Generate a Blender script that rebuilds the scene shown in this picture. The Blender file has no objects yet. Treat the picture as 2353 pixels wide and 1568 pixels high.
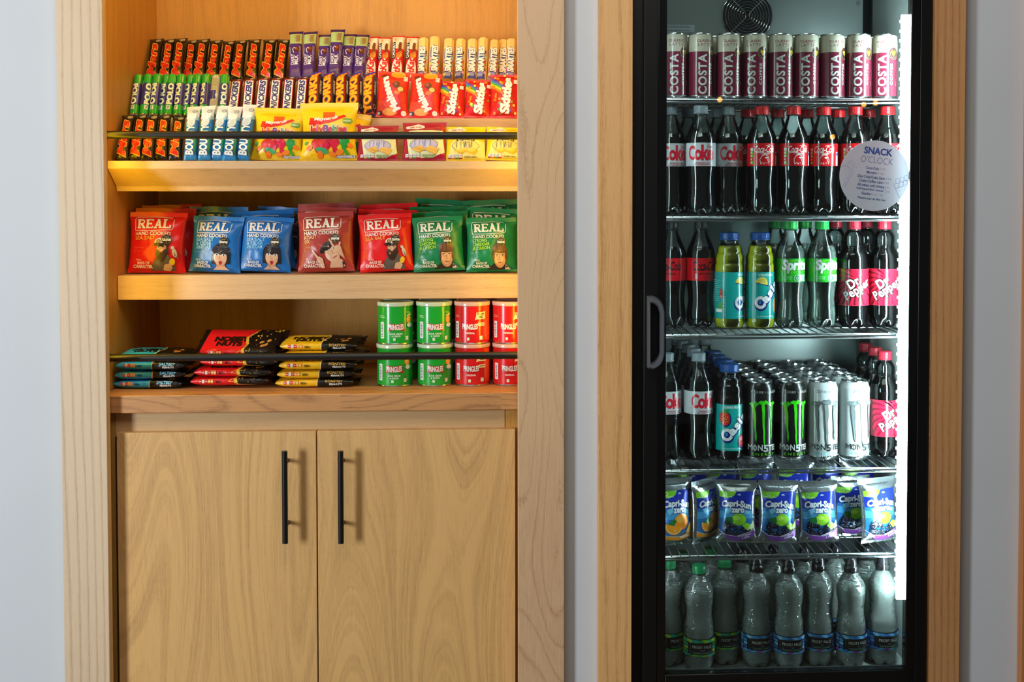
import bpy, bmesh, math, random
from math import sin, cos, pi, radians, sqrt, tan
from mathutils import Vector, Matrix, noise as mnoise
random.seed(7)
SC = bpy.context.scene
COL = SC.collection

# ------------------------------------------------------------------ camera
W, H = 2353.0, 1568.0
F = 2700.0                      # focal length in pixels
CAM = Vector((0.0, -2.35, 1.32))
YAW, PITCH = radians(2.8), radians(1.8)
PX, PY = 1282.0, 522.0          # principal point (shifted lens)
cam = bpy.data.cameras.new('camera')
cam.sensor_width = 36.0
cam.lens = F / W * 36.0
cam.shift_x = (W / 2 - PX) / W
cam.shift_y = -(H / 2 - PY) / W
cam.clip_start = 0.05
cam_o = bpy.data.objects.new('camera', cam)
COL.objects.link(cam_o)
cam_o.location = CAM
cam_o.rotation_euler = (radians(90) - PITCH, 0, -YAW)
SC.camera = cam_o
RC = cam_o.rotation_euler.to_matrix()

# ------------------------------------------------------------------ view, world, lights
SC.view_settings.view_transform = 'Standard'
SC.view_settings.look = 'None'
SC.view_settings.gamma = 1.0
SC.view_settings.exposure = 0.0
SC.view_settings.use_curve_mapping = False
SC.cycles.use_denoising = True
SC.cycles.max_bounces = 10
SC.cycles.transparent_max_bounces = 24
SC.cycles.transmission_bounces = 10
SC.cycles.glossy_bounces = 4
SC.cycles.diffuse_bounces = 4
SC.cycles.sample_clamp_indirect = 4.0
SC.cycles.caustics_reflective = False

wld = bpy.data.worlds.new('world')
SC.world = wld
wld.use_nodes = True
wld.node_tree.nodes['Background'].inputs[0].default_value = (1.0, 0.96, 0.94, 1)
wld.node_tree.nodes['Background'].inputs[1].default_value = 0.07


def area(name, loc, aim, size, size_y, power, col, spread=180):
    L = bpy.data.lights.new(name, 'AREA')
    L.shape = 'RECTANGLE'
    L.size, L.size_y, L.energy, L.color = size, size_y, power, col
    L.spread = radians(spread)
    o = bpy.data.objects.new(name, L)
    COL.objects.link(o)
    o.location = loc
    o.rotation_euler = (Vector(aim) - Vector(loc)).to_track_quat('-Z', 'Y').to_euler()
    return o


area('window_daylight', (-2.6, -2.4, 1.18), (0.1, 0, 0.95), 0.5, 1.1, 76, (0.86, 0.95, 1.0))
area('ceiling_light', (-0.2, -1.5, 2.75), (-0.3, 0.1, 1.15), 1.4, 0.8, 19, (1.0, 0.93, 0.84))


# four small amber filament bulbs hang in the room behind the viewer; the door glass mirrors them
for k, (bx, bz) in enumerate(((1.005, 1.735), (1.675, 1.715), (1.73, 1.722), (1.53, 1.565))):
    pl = bpy.data.lights.new('filament_bulb', 'POINT')
    pl.energy, pl.color, pl.shadow_soft_size = 0.14, (1.0, 0.42, 0.04), 0.012
    po = bpy.data.objects.new('filament_bulb', pl)
    COL.objects.link(po)
    po.location = (bx, -3.0, bz)
    po.scale = (1, 1, 1)


# ------------------------------------------------------------------ pixel to place
def P(px, py, y):
    """the point on the plane Y=y seen at a pixel"""
    d = RC @ Vector(((px - PX) / F, -(py - PY) / F, -1.0))
    t = (y - CAM.y) / d.y
    return CAM + d * t


def X(px, y=0.0, py=784):
    return P(px, py, y).x


def Z(py, y=0.0, px=1176):
    return P(px, py, y).z


# ------------------------------------------------------------------ materials
def lin(c):
    if isinstance(c, str):
        c = [int(c[i:i + 2], 16) / 255 for i in (0, 2, 4)]
    return tuple((x / 12.92 if x <= 0.04045 else ((x + 0.055) / 1.055) ** 2.4) for x in c) + (1.0,)


MATS = {}
STY = {  # roughness, metallic, coat, bump strength, bump scale
    'paper': (0.55, 0, 0, 0, 0), 'film': (0.34, 0, 0.0, 0.3, 60), 'foilfilm': (0.28, 0.0, 0.1, 0.4, 80),
    'gloss': (0.22, 0, 0.3, 0, 0), 'tin': (0.26, 0.0, 0.7, 0, 0), 'crisp': (0.33, 0, 0.0, 0.3, 26),
    'cap': (0.35, 0, 0.1, 0, 0), 'metal': (0.25, 1, 0, 0, 0), 'silver': (0.22, 0.9, 0, 0.3, 50), 'pouchprint': (0.25, 0.25, 0.2, 0.3, 50),
    'black': (0.4, 0, 0, 0, 0), 'wire': (0.22, 1, 0, 0, 0), 'matte': (0.8, 0, 0, 0, 0),
}


def M(col, sty='paper'):
    k = (col, sty)
    if k in MATS:
        return MATS[k]
    m = bpy.data.materials.new(f'{sty}_{col}')
    m.use_nodes = True
    nt = m.node_tree
    b = nt.nodes['Principled BSDF']
    r, me, coat, bs, bsc = STY[sty]
    b.inputs['Base Color'].default_value = lin(col)
    b.inputs['Roughness'].default_value = r
    b.inputs['Metallic'].default_value = me
    b.inputs['Coat Weight'].default_value = coat
    b.inputs['Coat Roughness'].default_value = 0.12
    if bs:
        tc = nt.nodes.new('ShaderNodeTexCoord')
        nz = nt.nodes.new('ShaderNodeTexNoise')
        nz.inputs['Scale'].default_value = bsc
        nz.inputs['Detail'].default_value = 1.5
        nz.inputs['Distortion'].default_value = 0.8
        bp = nt.nodes.new('ShaderNodeBump')
        bp.inputs['Strength'].default_value = bs
        bp.inputs['Distance'].default_value = 0.004
        nt.links.new(tc.outputs['Object'], nz.inputs['Vector'])
        nt.links.new(nz.outputs['Fac'], bp.inputs['Height'])
        nt.links.new(bp.outputs['Normal'], b.inputs['Normal'])
    MATS[k] = m
    return m


def clear_mat(name, tint, gloss=1.0, rough=0.04, bump=0.0, haze=0.0, hazecol='c8d8d4', minf=0.04):
    """thin clear plastic or glass: see-through with a mirror film on it"""
    m = bpy.data.materials.new(name)
    m.use_nodes = True
    nt = m.node_tree
    N, L = nt.nodes, nt.links
    N.clear()
    out = N.new('ShaderNodeOutputMaterial')
    tr = N.new('ShaderNodeBsdfTransparent')
    tr.inputs[0].default_value = lin(tint)
    gl = N.new('ShaderNodeBsdfGlossy')
    gl.inputs['Roughness'].default_value = rough
    lw = N.new('ShaderNodeFresnel')
    lw.inputs['IOR'].default_value = 1.5
    mx = N.new('ShaderNodeMixShader')
    mul = N.new('ShaderNodeMath')
    mul.operation = 'MULTIPLY'
    mul.inputs[1].default_value = gloss
    L.new(lw.outputs[0], mul.inputs[0])
    L.new(mul.outputs[0], mx.inputs[0])
    base = tr
    if haze:
        df = N.new('ShaderNodeBsdfDiffuse')
        df.inputs[0].default_value = lin(hazecol)
        m2 = N.new('ShaderNodeMixShader')
        m2.inputs[0].default_value = haze
        L.new(tr.outputs[0], m2.inputs[1])
        L.new(df.outputs[0], m2.inputs[2])
        base = m2
    L.new(base.outputs[0], mx.inputs[1])
    L.new(gl.outputs[0], mx.inputs[2])
    L.new(mx.outputs[0], out.inputs[0])
    if bump:
        tc = N.new('ShaderNodeTexCoord')
        mp = N.new('ShaderNodeMapping')
        mp.inputs['Scale'].default_value = (1, 1, 2.2)
        mp.inputs['Rotation'].default_value = (0.5, 0.3, 0)
        nz = N.new('ShaderNodeTexNoise')
        nz.inputs['Scale'].default_value = 45
        nz.inputs['Detail'].default_value = 1
        nz.inputs['Distortion'].default_value = 1.2
        bp = N.new('ShaderNodeBump')
        bp.inputs['Strength'].default_value = bump
        bp.inputs['Distance'].default_value = 0.006
        L.new(tc.outputs['Object'], mp.inputs[0])
        L.new(mp.outputs[0], nz.inputs['Vector'])
        L.new(nz.outputs['Fac'], bp.inputs['Height'])
        for n in (gl, lw):
            L.new(bp.outputs['Normal'], n.inputs['Normal'])
    return m


def water_mat(name, col, ior=1.2, bump=0.25, rough=0.0):
    m = bpy.data.materials.new(name)
    m.use_nodes = True
    nt = m.node_tree
    b = nt.nodes['Principled BSDF']
    b.inputs['Base Color'].default_value = lin(col)
    b.inputs['Roughness'].default_value = rough
    b.inputs['Transmission Weight'].default_value = 1.0
    b.inputs['IOR'].default_value = ior
    if bump:
        tc = nt.nodes.new('ShaderNodeTexCoord')
        mp = nt.nodes.new('ShaderNodeMapping')
        mp.inputs['Scale'].default_value = (1, 1, 2.0)
        mp.inputs['Rotation'].default_value = (0.6, 0.4, 0)
        nz = nt.nodes.new('ShaderNodeTexNoise')
        nz.inputs['Scale'].default_value = 42
        nz.inputs['Detail'].default_value = 1.5
        nz.inputs['Distortion'].default_value = 1.0
        bp = nt.nodes.new('ShaderNodeBump')
        bp.inputs['Strength'].default_value = bump
        bp.inputs['Distance'].default_value = 0.005
        nt.links.new(tc.outputs['Object'], mp.inputs[0])
        nt.links.new(mp.outputs[0], nz.inputs['Vector'])
        nt.links.new(nz.outputs['Fac'], bp.inputs['Height'])
        nt.links.new(bp.outputs['Normal'], b.inputs['Normal'])
    return m


def emit_mat(name, col, strength):
    m = bpy.data.materials.new(name)
    m.use_nodes = True
    nt = m.node_tree
    nt.nodes.clear()
    e = nt.nodes.new('ShaderNodeEmission')
    e.inputs[0].default_value = tuple(col) + (1,)
    e.inputs[1].default_value = strength
    o = nt.nodes.new('ShaderNodeOutputMaterial')
    nt.links.new(e.outputs[0], o.inputs[0])
    return m


def wood(name, base, dark, axis='z', rings=55.0, wob=2.6, line=0.5, seed=0.0, fine=0.5, stretch=0.10, nscale=5.0, rough=0.5, sharp=3.0, stave=0, wig=0.4, soft=0.0):
    """oak: growth-ring contours drawn by a stretched noise, fine fibres and pores"""
    m = bpy.data.materials.new(name)
    m.use_nodes = True
    nt = m.node_tree
    N, L = nt.nodes, nt.links
    b = N['Principled BSDF']
    b.inputs['Roughness'].default_value = rough
    tc = N.new('ShaderNodeTexCoord')
    sp = N.new('ShaderNodeSeparateXYZ')
    L.new(tc.outputs['Object'], sp.inputs[0])
    ia, ig = (0, 2) if axis == 'z' else (2, 0)

    def math_(op, a, bb=None, c=None):
        n = N.new('ShaderNodeMath')
        n.operation = op
        for i, v in enumerate((a, bb, c)):
            if v is None:
                continue
            if isinstance(v, (int, float)):
                n.inputs[i].default_value = v
            else:
                L.new(v, n.inputs[i])
        return n.outputs[0]

    def comb(a, c, d):
        n = N.new('ShaderNodeCombineXYZ')
        for i, v in enumerate((a, c, d)):
            if isinstance(v, (int, float)):
                n.inputs[i].default_value = v
            else:
                L.new(v, n.inputs[i])
        return n.outputs[0]

    def noise_(vec, scale, detail=2.0, dist=0.0):
        n = N.new('ShaderNodeTexNoise')
        n.inputs['Scale'].default_value = scale
        n.inputs['Detail'].default_value = detail
        n.inputs['Distortion'].default_value = dist
        L.new(vec, n.inputs['Vector'])
        return n.outputs['Fac']
    across = sp.outputs[ia]
    along = sp.outputs[ig]
    depth = sp.outputs[1]
    across = math_('ADD', across, math_('MULTIPLY', depth, 0.8))
    if stave:
        # staves glued side by side: shift the pattern for each
        st = math_('FLOOR', math_('MULTIPLY', along, stave))
        across = math_('ADD', across, math_('MULTIPLY', math_('SINE', math_('MULTIPLY', st, 12.9)), 3.0))
    v1 = comb(math_('ADD', across, seed), seed * 1.7, math_('MULTIPLY', along, stretch))
    n1 = noise_(v1, nscale, 1.0)
    n2 = noise_(comb(math_('MULTIPLY', across, 1.0), seed, math_('MULTIPLY', along, 0.25)), 28.0, 2.0)
    n1b = noise_(comb(across, seed * 0.3, math_('MULTIPLY', along, 0.8)), 160.0, 1.0)
    f = math_('ADD', math_('MULTIPLY', across, rings), math_('MULTIPLY', n1, wob * 10))
    f = math_('ADD', f, math_('MULTIPLY', n2, wig))
    f = math_('ADD', f, math_('MULTIPLY', n1b, wig * 0.4))
    fr = math_('FRACT', f)
    tri = math_('SUBTRACT', 1.0, math_('ABSOLUTE', math_('SUBTRACT', math_('MULTIPLY', fr, 2.6), 1.6)))   # slow rise, quicker fall like a ring
    saw = math_('POWER', math_('MAXIMUM', tri, 0.0), sharp)
    if soft:
        # veneer: irregular streaks that follow the same contours as the rings
        sn = noise_(comb(math_('MULTIPLY', f, 1.9), seed + 1.0, math_('MULTIPLY', along, 1.2)), 1.0, 4.0)
        sn2 = noise_(comb(math_('MULTIPLY', f, 8.0), seed + 2.0, math_('MULTIPLY', along, 2.5)), 1.0, 3.0)
        sm = math_('ADD', math_('MULTIPLY', math_('SUBTRACT', sn, 0.42), 2.6), math_('MULTIPLY', math_('SUBTRACT', sn2, 0.45), 1.6))
        sm = math_('MAXIMUM', sm, 0.0)
        saw = math_('ADD', math_('MULTIPLY', saw, 1.0 - soft), math_('MULTIPLY', sm, soft))
    fib = noise_(comb(across, seed + 3.0, math_('MULTIPLY', along, 0.035)), 420.0, 2.0)
    pore = noise_(comb(across, seed + 9.0, math_('MULTIPLY', along, 0.06)), 900.0, 0.0)
    pore = math_('MULTIPLY', math_('GREATER_THAN', pore, 0.62), math_('ADD', math_('MULTIPLY', saw, 0.7), 0.3))
    big = noise_(comb(across, seed + 5.0, math_('MULTIPLY', along, 0.3)), 6.0, 1.0)
    fac = math_('ADD', math_('MULTIPLY', saw, line), math_('MULTIPLY', math_('SUBTRACT', fib, 0.5), fine * 1.6))
    fac = math_('ADD', fac, math_('MULTIPLY', math_('SUBTRACT', big, 0.5), 0.5))
    fac = math_('ADD', fac, math_('MULTIPLY', pore, 0.22 * (0.5 + fine)))
    mix = N.new('ShaderNodeMix')
    mix.data_type = 'RGBA'
    mix.clamp_factor = True
    L.new(fac, mix.inputs['Factor'])
    mix.inputs['A'].default_value = lin(base)
    mix.inputs['B'].default_value = lin(dark)
    L.new(mix.outputs['Result'], b.inputs['Base Color'])
    bp = N.new('ShaderNodeBump')
    bp.inputs['Strength'].default_value = 0.12
    bp.inputs['Distance'].default_value = 0.001
    L.new(math_('SUBTRACT', 1.0, fac), bp.inputs['Height'])
    L.new(bp.outputs['Normal'], b.inputs['Normal'])
    return m


def wall_mat(name, col):
    m = bpy.data.materials.new(name)
    m.use_nodes = True
    nt = m.node_tree
    b = nt.nodes['Principled BSDF']
    b.inputs['Roughness'].default_value = 0.75
    tc = nt.nodes.new('ShaderNodeTexCoord')
    nz = nt.nodes.new('ShaderNodeTexNoise')
    nz.inputs['Scale'].default_value = 3.0
    nz.inputs['Detail'].default_value = 6
    nt.links.new(tc.outputs['Object'], nz.inputs['Vector'])
    mix = nt.nodes.new('ShaderNodeMix')
    mix.data_type = 'RGBA'
    c = lin(col)
    mix.inputs['A'].default_value = tuple(x * 0.94 for x in c[:3]) + (1,)
    mix.inputs['B'].default_value = tuple(min(1, x * 1.05) for x in c[:3]) + (1,)
    nt.links.new(nz.outputs['Fac'], mix.inputs['Factor'])
    nt.links.new(mix.outputs['Result'], b.inputs['Base Color'])
    n2 = nt.nodes.new('ShaderNodeTexNoise')
    n2.inputs['Scale'].default_value = 260
    nt.links.new(tc.outputs['Object'], n2.inputs['Vector'])
    bp = nt.nodes.new('ShaderNodeBump')
    bp.inputs['Strength'].default_value = 0.12
    bp.inputs['Distance'].default_value = 0.001
    nt.links.new(n2.outputs['Fac'], bp.inputs['Height'])
    nt.links.new(bp.outputs['Normal'], b.inputs['Normal'])
    return m


# ------------------------------------------------------------------ objects
def tag(o, label=None, cat=None, group=None, kind=None):
    for k, v in (('label', label), ('category', cat), ('group', group), ('kind', kind)):
        if v:
            o[k] = v
    return o


def empty(name, loc=(0, 0, 0)):
    o = bpy.data.objects.new(name, None)
    o.empty_display_size = 0.02
    COL.objects.link(o)
    o.location = loc
    return o


def copy_tree(o, parent=None):
    c = o.copy()
    for k in list(c.keys()):
        if k in ('label', 'category', 'group'):
            del c[k]
    COL.objects.link(c)
    c.parent = parent
    for ch in o.children:
        copy_tree(ch, c)
    return c


class MB:
    """collects faces of several materials into one mesh"""
    def __init__(self):
        self.v, self.f, self.m, self.mats, self.nrm = [], [], [], [], None

    def mi(self, mat):
        if mat not in self.mats:
            self.mats.append(mat)
        return self.mats.index(mat)

    def add(self, vs, fs, mat):
        b = len(self.v)
        i = self.mi(mat)
        self.v += [tuple(p) for p in vs]
        for f in fs:
            self.f.append(tuple(b + k for k in f))
            self.m.append(i)
        return self

    def box(self, a, b, mat):
        (x0, y0, z0), (x1, y1, z1) = a, b
        vs = [(x, y, z) for z in (z0, z1) for y in (y0, y1) for x in (x0, x1)]
        fs = [(0, 2, 3, 1), (4, 5, 7, 6), (0, 1, 5, 4), (2, 6, 7, 3), (0, 4, 6, 2), (1, 3, 7, 5)]
        return self.add(vs, fs, mat)

    def tube(self, pts, r, mat, n=10, closed=False, caps=True):
        pts = [Vector(p) for p in pts]
        k = len(pts)
        rings = []
        for i, p in enumerate(pts):
            a = pts[(i - 1) % k] if (closed or i > 0) else pts[i]
            b = pts[(i + 1) % k] if (closed or i < k - 1) else pts[i]
            t = (b - a).normalized()
            up = Vector((0, 0, 1)) if abs(t.z) < 0.9 else Vector((0, 1, 0))
            s = t.cross(up).normalized()
            u = s.cross(t).normalized()
            rings.append([p + (s * cos(2 * pi * j / n) + u * sin(2 * pi * j / n)) * r for j in range(n)])
        vs = [q for rg in rings for q in rg]
        fs = []
        for i in range(k if closed else k - 1):
            for j in range(n):
                a, b = i * n + j, i * n + (j + 1) % n
                c, d = ((i + 1) % k) * n + (j + 1) % n, ((i + 1) % k) * n + j
                fs.append((a, b, c, d))
        if caps and not closed:
            fs += [tuple(range(n))[::-1], tuple((k - 1) * n + j for j in range(n))]
        return self.add(vs, fs, mat)

    def rev(self, prof, mat, n=40, fn=None, cap0=True, cap1=True):
        """turn a profile [(r, z)...] in mm about Z; fn(r, z, angle) may bend it"""
        vs, fs = [], []
        for r, z in prof:
            for j in range(n):
                a = 2 * pi * j / n
                rr, zz = fn(r, z, a) if fn else (r, z)
                vs.append((rr * sin(a) / 1000, -rr * cos(a) / 1000, zz / 1000))
        for i in range(len(prof) - 1):
            for j in range(n):
                fs.append((i * n + j, i * n + (j + 1) % n, (i + 1) * n + (j + 1) % n, (i + 1) * n + j))
        if cap0:
            fs.append(tuple(range(n))[::-1])
        if cap1:
            fs.append(tuple((len(prof) - 1) * n + j for j in range(n)))
        return self.add(vs, fs, mat)

    def prism(self, poly, y0, y1, mat, axes='xz'):
        """outline in two axes, thickness along the third"""
        n = len(poly)
        if axes == 'xz':
            vs = [(a, y0, b) for a, b in poly] + [(a, y1, b) for a, b in poly]
        else:
            vs = [(y0, a, b) for a, b in poly] + [(y1, a, b) for a, b in poly]
        fs = [tuple(range(n)), tuple(range(2 * n - 1, n - 1, -1))]
        fs += [(i, n + i, n + (i + 1) % n, (i + 1) % n) for i in range(n)]
        return self.add(vs, fs, mat)

    def build(self, name, parent=None, smooth=35, bevel=0):
        me = bpy.data.meshes.new(name)
        me.from_pydata(self.v, [], self.f)
        for m in self.mats:
            me.materials.append(m)
        me.polygons.foreach_set('material_index', self.m)
        if smooth:
            me.polygons.foreach_set('use_smooth', [True] * len(self.f))
            me.set_sharp_from_angle(angle=radians(smooth))
        me.update()
        o = bpy.data.objects.new(name, me)
        COL.objects.link(o)
        if parent:
            o.parent = parent
        if bevel:
            b = o.modifiers.new('bevel', 'BEVEL')
            b.width = bevel
            b.segments = 2
            b.limit_method = 'ANGLE'
        return o


# ------------------------------------------------------------------ printed artwork, in millimetres
_TX = {}


def glyphs(s, off, sp=1.0):
    k = (s, round(off, 3), sp)
    if k in _TX:
        return _TX[k]
    c = bpy.data.curves.new('t', 'FONT')
    c.body = s
    c.size = 1
    c.resolution_u = 3
    c.offset = off
    c.space_character = sp
    c.fill_mode = 'BOTH'
    o = bpy.data.objects.new('t', c)
    COL.objects.link(o)
    me = bpy.data.meshes.new_from_object(o)
    vs = [(v.co.x, v.co.y) for v in me.vertices]
    fs = [tuple(p.vertices) for p in me.polygons]
    bpy.data.objects.remove(o)
    bpy.data.curves.remove(c)
    bpy.data.meshes.remove(me)
    _TX[k] = (vs, fs)
    return _TX[k]


class Art:
    def __init__(self, sty='film'):
        self.e = []
        self.sty = sty
        self.n = 0
        self.tf = (1.0, 0.0, 0.0)

    def put(self, vs, fs, col):
        self.n += 1
        s, dx, dy = self.tf
        self.e.append((self.n, [(x * s + dx, y * s + dy) for x, y in vs], fs, col))
        return self

    def word(self, chars, x0, y0, h, bold=.04, out='fff4dc', outw=.05, gap=.6):
        """one word with a colour for each letter, standing on y0"""
        ref = glyphs('B', 0)[0]
        k = h / (max(p[1] for p in ref) - min(p[1] for p in ref))
        b0 = min(p[1] for p in ref)
        x = x0
        for ps in (0, 1):
            x = x0
            for ch, c in chars:
                v0 = glyphs(ch, 0)[0]
                xa, xb = min(p[0] for p in v0), max(p[0] for p in v0)
                vs, fs = glyphs(ch, bold + (outw if ps == 0 else 0))
                self.put([(x + (a - xa) * k, y0 + (b - b0) * k) for a, b in vs], fs, out if ps == 0 else c)
                x += (xb - xa) * k + gap
        return self

    def poly(self, pts, col):
        return self.put(list(pts), [tuple(range(len(pts)))], col)

    def rect(self, x0, y0, x1, y1, col, rot=0):
        cx, cy = (x0 + x1) / 2, (y0 + y1) / 2
        c, s = cos(radians(rot)), sin(radians(rot))
        pts = [(x0, y0), (x1, y0), (x1, y1), (x0, y1)]
        return self.poly([(cx + (x - cx) * c - (y - cy) * s, cy + (x - cx) * s + (y - cy) * c) for x, y in pts], col)

    def ell(self, cx, cy, rx, ry, col, n=20, rot=0, a0=0, a1=360):
        c, s = cos(radians(rot)), sin(radians(rot))
        pts = []
        full = a1 - a0 >= 360
        for i in range(n if full else n + 1):
            a = radians(a0 + (a1 - a0) * i / n)
            x, y = rx * cos(a), ry * sin(a)
            pts.append((cx + x * c - y * s, cy + x * s + y * c))
        return self.poly(pts, col)

    def line(self, pts, w, col, closed=False):
        vs, fs = [], []
        k = len(pts)
        for i, p in enumerate(pts):
            a = pts[(i - 1) % k] if (closed or i > 0) else pts[i]
            b = pts[(i + 1) % k] if (closed or i < k - 1) else pts[i]
            dx, dy = b[0] - a[0], b[1] - a[1]
            d = sqrt(dx * dx + dy * dy) or 1
            nx, ny = -dy / d * w / 2, dx / d * w / 2
            vs += [(p[0] + nx, p[1] + ny), (p[0] - nx, p[1] - ny)]
        for i in range(k if closed else k - 1):
            j = (i + 1) % k
            fs.append((2 * i + 1, 2 * j + 1, 2 * j, 2 * i))
        return self.put(vs, fs, col)

    def ring(self, cx, cy, rx, ry, w, col, n=24, a0=0, a1=360, rot=0):
        c, s = cos(radians(rot)), sin(radians(rot))
        full = a1 - a0 >= 360
        pts = []
        for i in range(n if full else n + 1):
            a = radians(a0 + (a1 - a0) * i / n)
            x, y = rx * cos(a), ry * sin(a)
            pts.append((cx + x * c - y * s, cy + x * s + y * c))
        return self.line(pts, w, col, closed=full)

    def rrect(self, x0, y0, x1, y1, r, col, w=0, rot=0):
        pts = []
        for cx, cy, a in ((x1 - r, y1 - r, 0), (x0 + r, y1 - r, 90), (x0 + r, y0 + r, 180), (x1 - r, y0 + r, 270)):
            for k in range(4):
                t = radians(a + k * 30)
                pts.append((cx + r * cos(t), cy + r * sin(t)))
        mx, my = (x0 + x1) / 2, (y0 + y1) / 2
        c, s = cos(radians(rot)), sin(radians(rot))
        pts = [(mx + (x - mx) * c - (y - my) * s, my + (x - mx) * s + (y - my) * c) for x, y in pts]
        return self.line(pts, w, col, True) if w else self.poly(pts, col)

    def text(self, s, cx, cy, w=None, h=None, col='ffffff', rot=0, shear=0, bold=0.0, out=None, outw=0.05, arc=0, sp=1.0, dx=0, dy=0):
        """text fitted to a box centred on (cx, cy); out = colour of an outline round it"""
        v0, _ = glyphs(s, 0.0, sp)
        if not v0:
            return self
        v0 = [(x + shear * y, y) for x, y in v0]
        xs, ys = [p[0] for p in v0], [p[1] for p in v0]
        bx, by, bw, bh = (min(xs) + max(xs)) / 2, (min(ys) + max(ys)) / 2, max(xs) - min(xs), max(ys) - min(ys)
        if w and h:
            sx, sy = w / bw, h / bh
        elif w:
            sx = sy = w / bw
        else:
            sx = sy = h / bh
        c, sn = cos(radians(rot)), sin(radians(rot))
        layers = ([(bold + outw, out, dx, dy)] if out else []) + [(bold, col, 0, 0)]
        for off, cc, ox, oy in layers:
            vs, fs = glyphs(s, off, sp)
            res = []
            for x, y in vs:
                x = (x + shear * y - bx) * sx + ox
                y = (y - by) * sy + oy
                if arc:
                    y -= arc * (x / (bw * sx / 2)) ** 2
                res.append((cx + x * c - y * sn, cy + x * sn + y * c))
            self.put(res, fs, cc)
        return self


class Surf:
    """a sheet of points over (u, v) in mm that artwork is laid on"""
    def __init__(self, us, vs, fn):
        self.us, self.vs = us, vs
        self.p = [[Vector(fn(u, v)) for v in vs] for u in us]
        nu, nv = len(us), len(vs)
        self.nm = []
        for i in range(nu):
            row = []
            for j in range(nv):
                a = self.p[min(i + 1, nu - 1)][j] - self.p[max(i - 1, 0)][j]
                b = self.p[i][min(j + 1, nv - 1)] - self.p[i][max(j - 1, 0)]
                n = a.cross(b)
                row.append(n.normalized() if n.length > 1e-12 else Vector((0, -1, 0)))
            self.nm.append(row)

    def _at(self, arr, x):
        lo, hi = 0, len(arr) - 2
        while lo < hi:
            m = (lo + hi + 1) // 2
            if arr[m] <= x + 1e-6:
                lo = m
            else:
                hi = m - 1
        return lo, min(1.0, max(0.0, (x - arr[lo]) / (arr[lo + 1] - arr[lo])))

    def at(self, u, v, off):
        i, a = self._at(self.us, u)
        j, b = self._at(self.vs, v)
        p, n = self.p, self.nm
        q = p[i][j] * (1 - a) * (1 - b) + p[i + 1][j] * a * (1 - b) + p[i][j + 1] * (1 - a) * b + p[i + 1][j + 1] * a * b
        m = n[i][j] * (1 - a) * (1 - b) + n[i + 1][j] * a * (1 - b) + n[i][j + 1] * (1 - a) * b + n[i + 1][j + 1] * a * b
        m = m.normalized()
        return q + m * (off / 1000), m

    def lay(self, mb, art, base=0.25, eps=0.06, sty=None):
        """cut the artwork along the sheet's grid, bend it onto the sheet and add it to mb"""
        bm = bmesh.new()
        cols = []
        for layer, vs, fs, col in art.e:
            if col not in cols:
                cols.append(col)
            ci = cols.index(col)
            bv = [bm.verts.new((x, y, layer)) for x, y in vs]
            for f in fs:
                try:
                    fc = bm.faces.new([bv[k] for k in f])
                    fc.material_index = ci
                except ValueError:
                    pass
        big = [f for f in bm.faces if len(f.verts) > 4]
        if big:
            bmesh.ops.triangulate(bm, faces=big)
        for ax, arr in ((0, self.us), (1, self.vs)):
            if not bm.verts:
                return
            lo, hi = min(v.co[ax] for v in bm.verts), max(v.co[ax] for v in bm.verts)
            for k, g in enumerate(arr):
                ends = k in (0, len(arr) - 1)
                if (g <= lo or g >= hi):
                    continue
                no = Vector((1, 0, 0)) if ax == 0 else Vector((0, 1, 0))
                co = Vector((g, 0, 0)) if ax == 0 else Vector((0, g, 0))
                bmesh.ops.bisect_plane(bm, geom=bm.verts[:] + bm.edges[:] + bm.faces[:], plane_co=co, plane_no=no, dist=1e-5,
                                       clear_outer=(ends and k > 0), clear_inner=(ends and k == 0))
        bm.verts.index_update()
        pos, nr = [], []
        for v in bm.verts:
            q, m = self.at(v.co.x, v.co.y, base + v.co.z * eps)
            pos.append(tuple(q))
            nr.append(tuple(m))
        s = sty or art.sty
        byc = {}
        for f in bm.faces:
            byc.setdefault(f.material_index, []).append(tuple(v.index for v in f.verts))
        b = len(mb.v)
        mb.v += pos
        for ci, fl in byc.items():
            c = cols[ci]
            mat = M(c, s) if isinstance(c, str) else c
            mi = mb.mi(mat)
            for f in fl:
                mb.f.append(tuple(b + k for k in f))
                mb.m.append(mi)
        bm.free()


def frange(a, b, step):
    n = max(1, int(round((b - a) / step)))
    return [a + (b - a) * i / n for i in range(n + 1)]


def cyl_surf(rf, z0, z1, half, du=3.0, dv=6.0, zs=None):
    """rf(z)=radius mm; u is the arc length at the widest radius"""
    R = max(rf(z) for z in frange(z0, z1, 2))
    return Surf(frange(-half, half, du), zs or frange(z0, z1, dv),
                lambda u, v: (rf(v) * sin(u / R) / 1000, -rf(v) * cos(u / R) / 1000, v / 1000))


def flat_surf(w, h, y=0.0, du=1000):
    return Surf([-w / 2, w / 2], [0, h], lambda u, v: (u / 1000, y / 1000, v / 1000))
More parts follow.
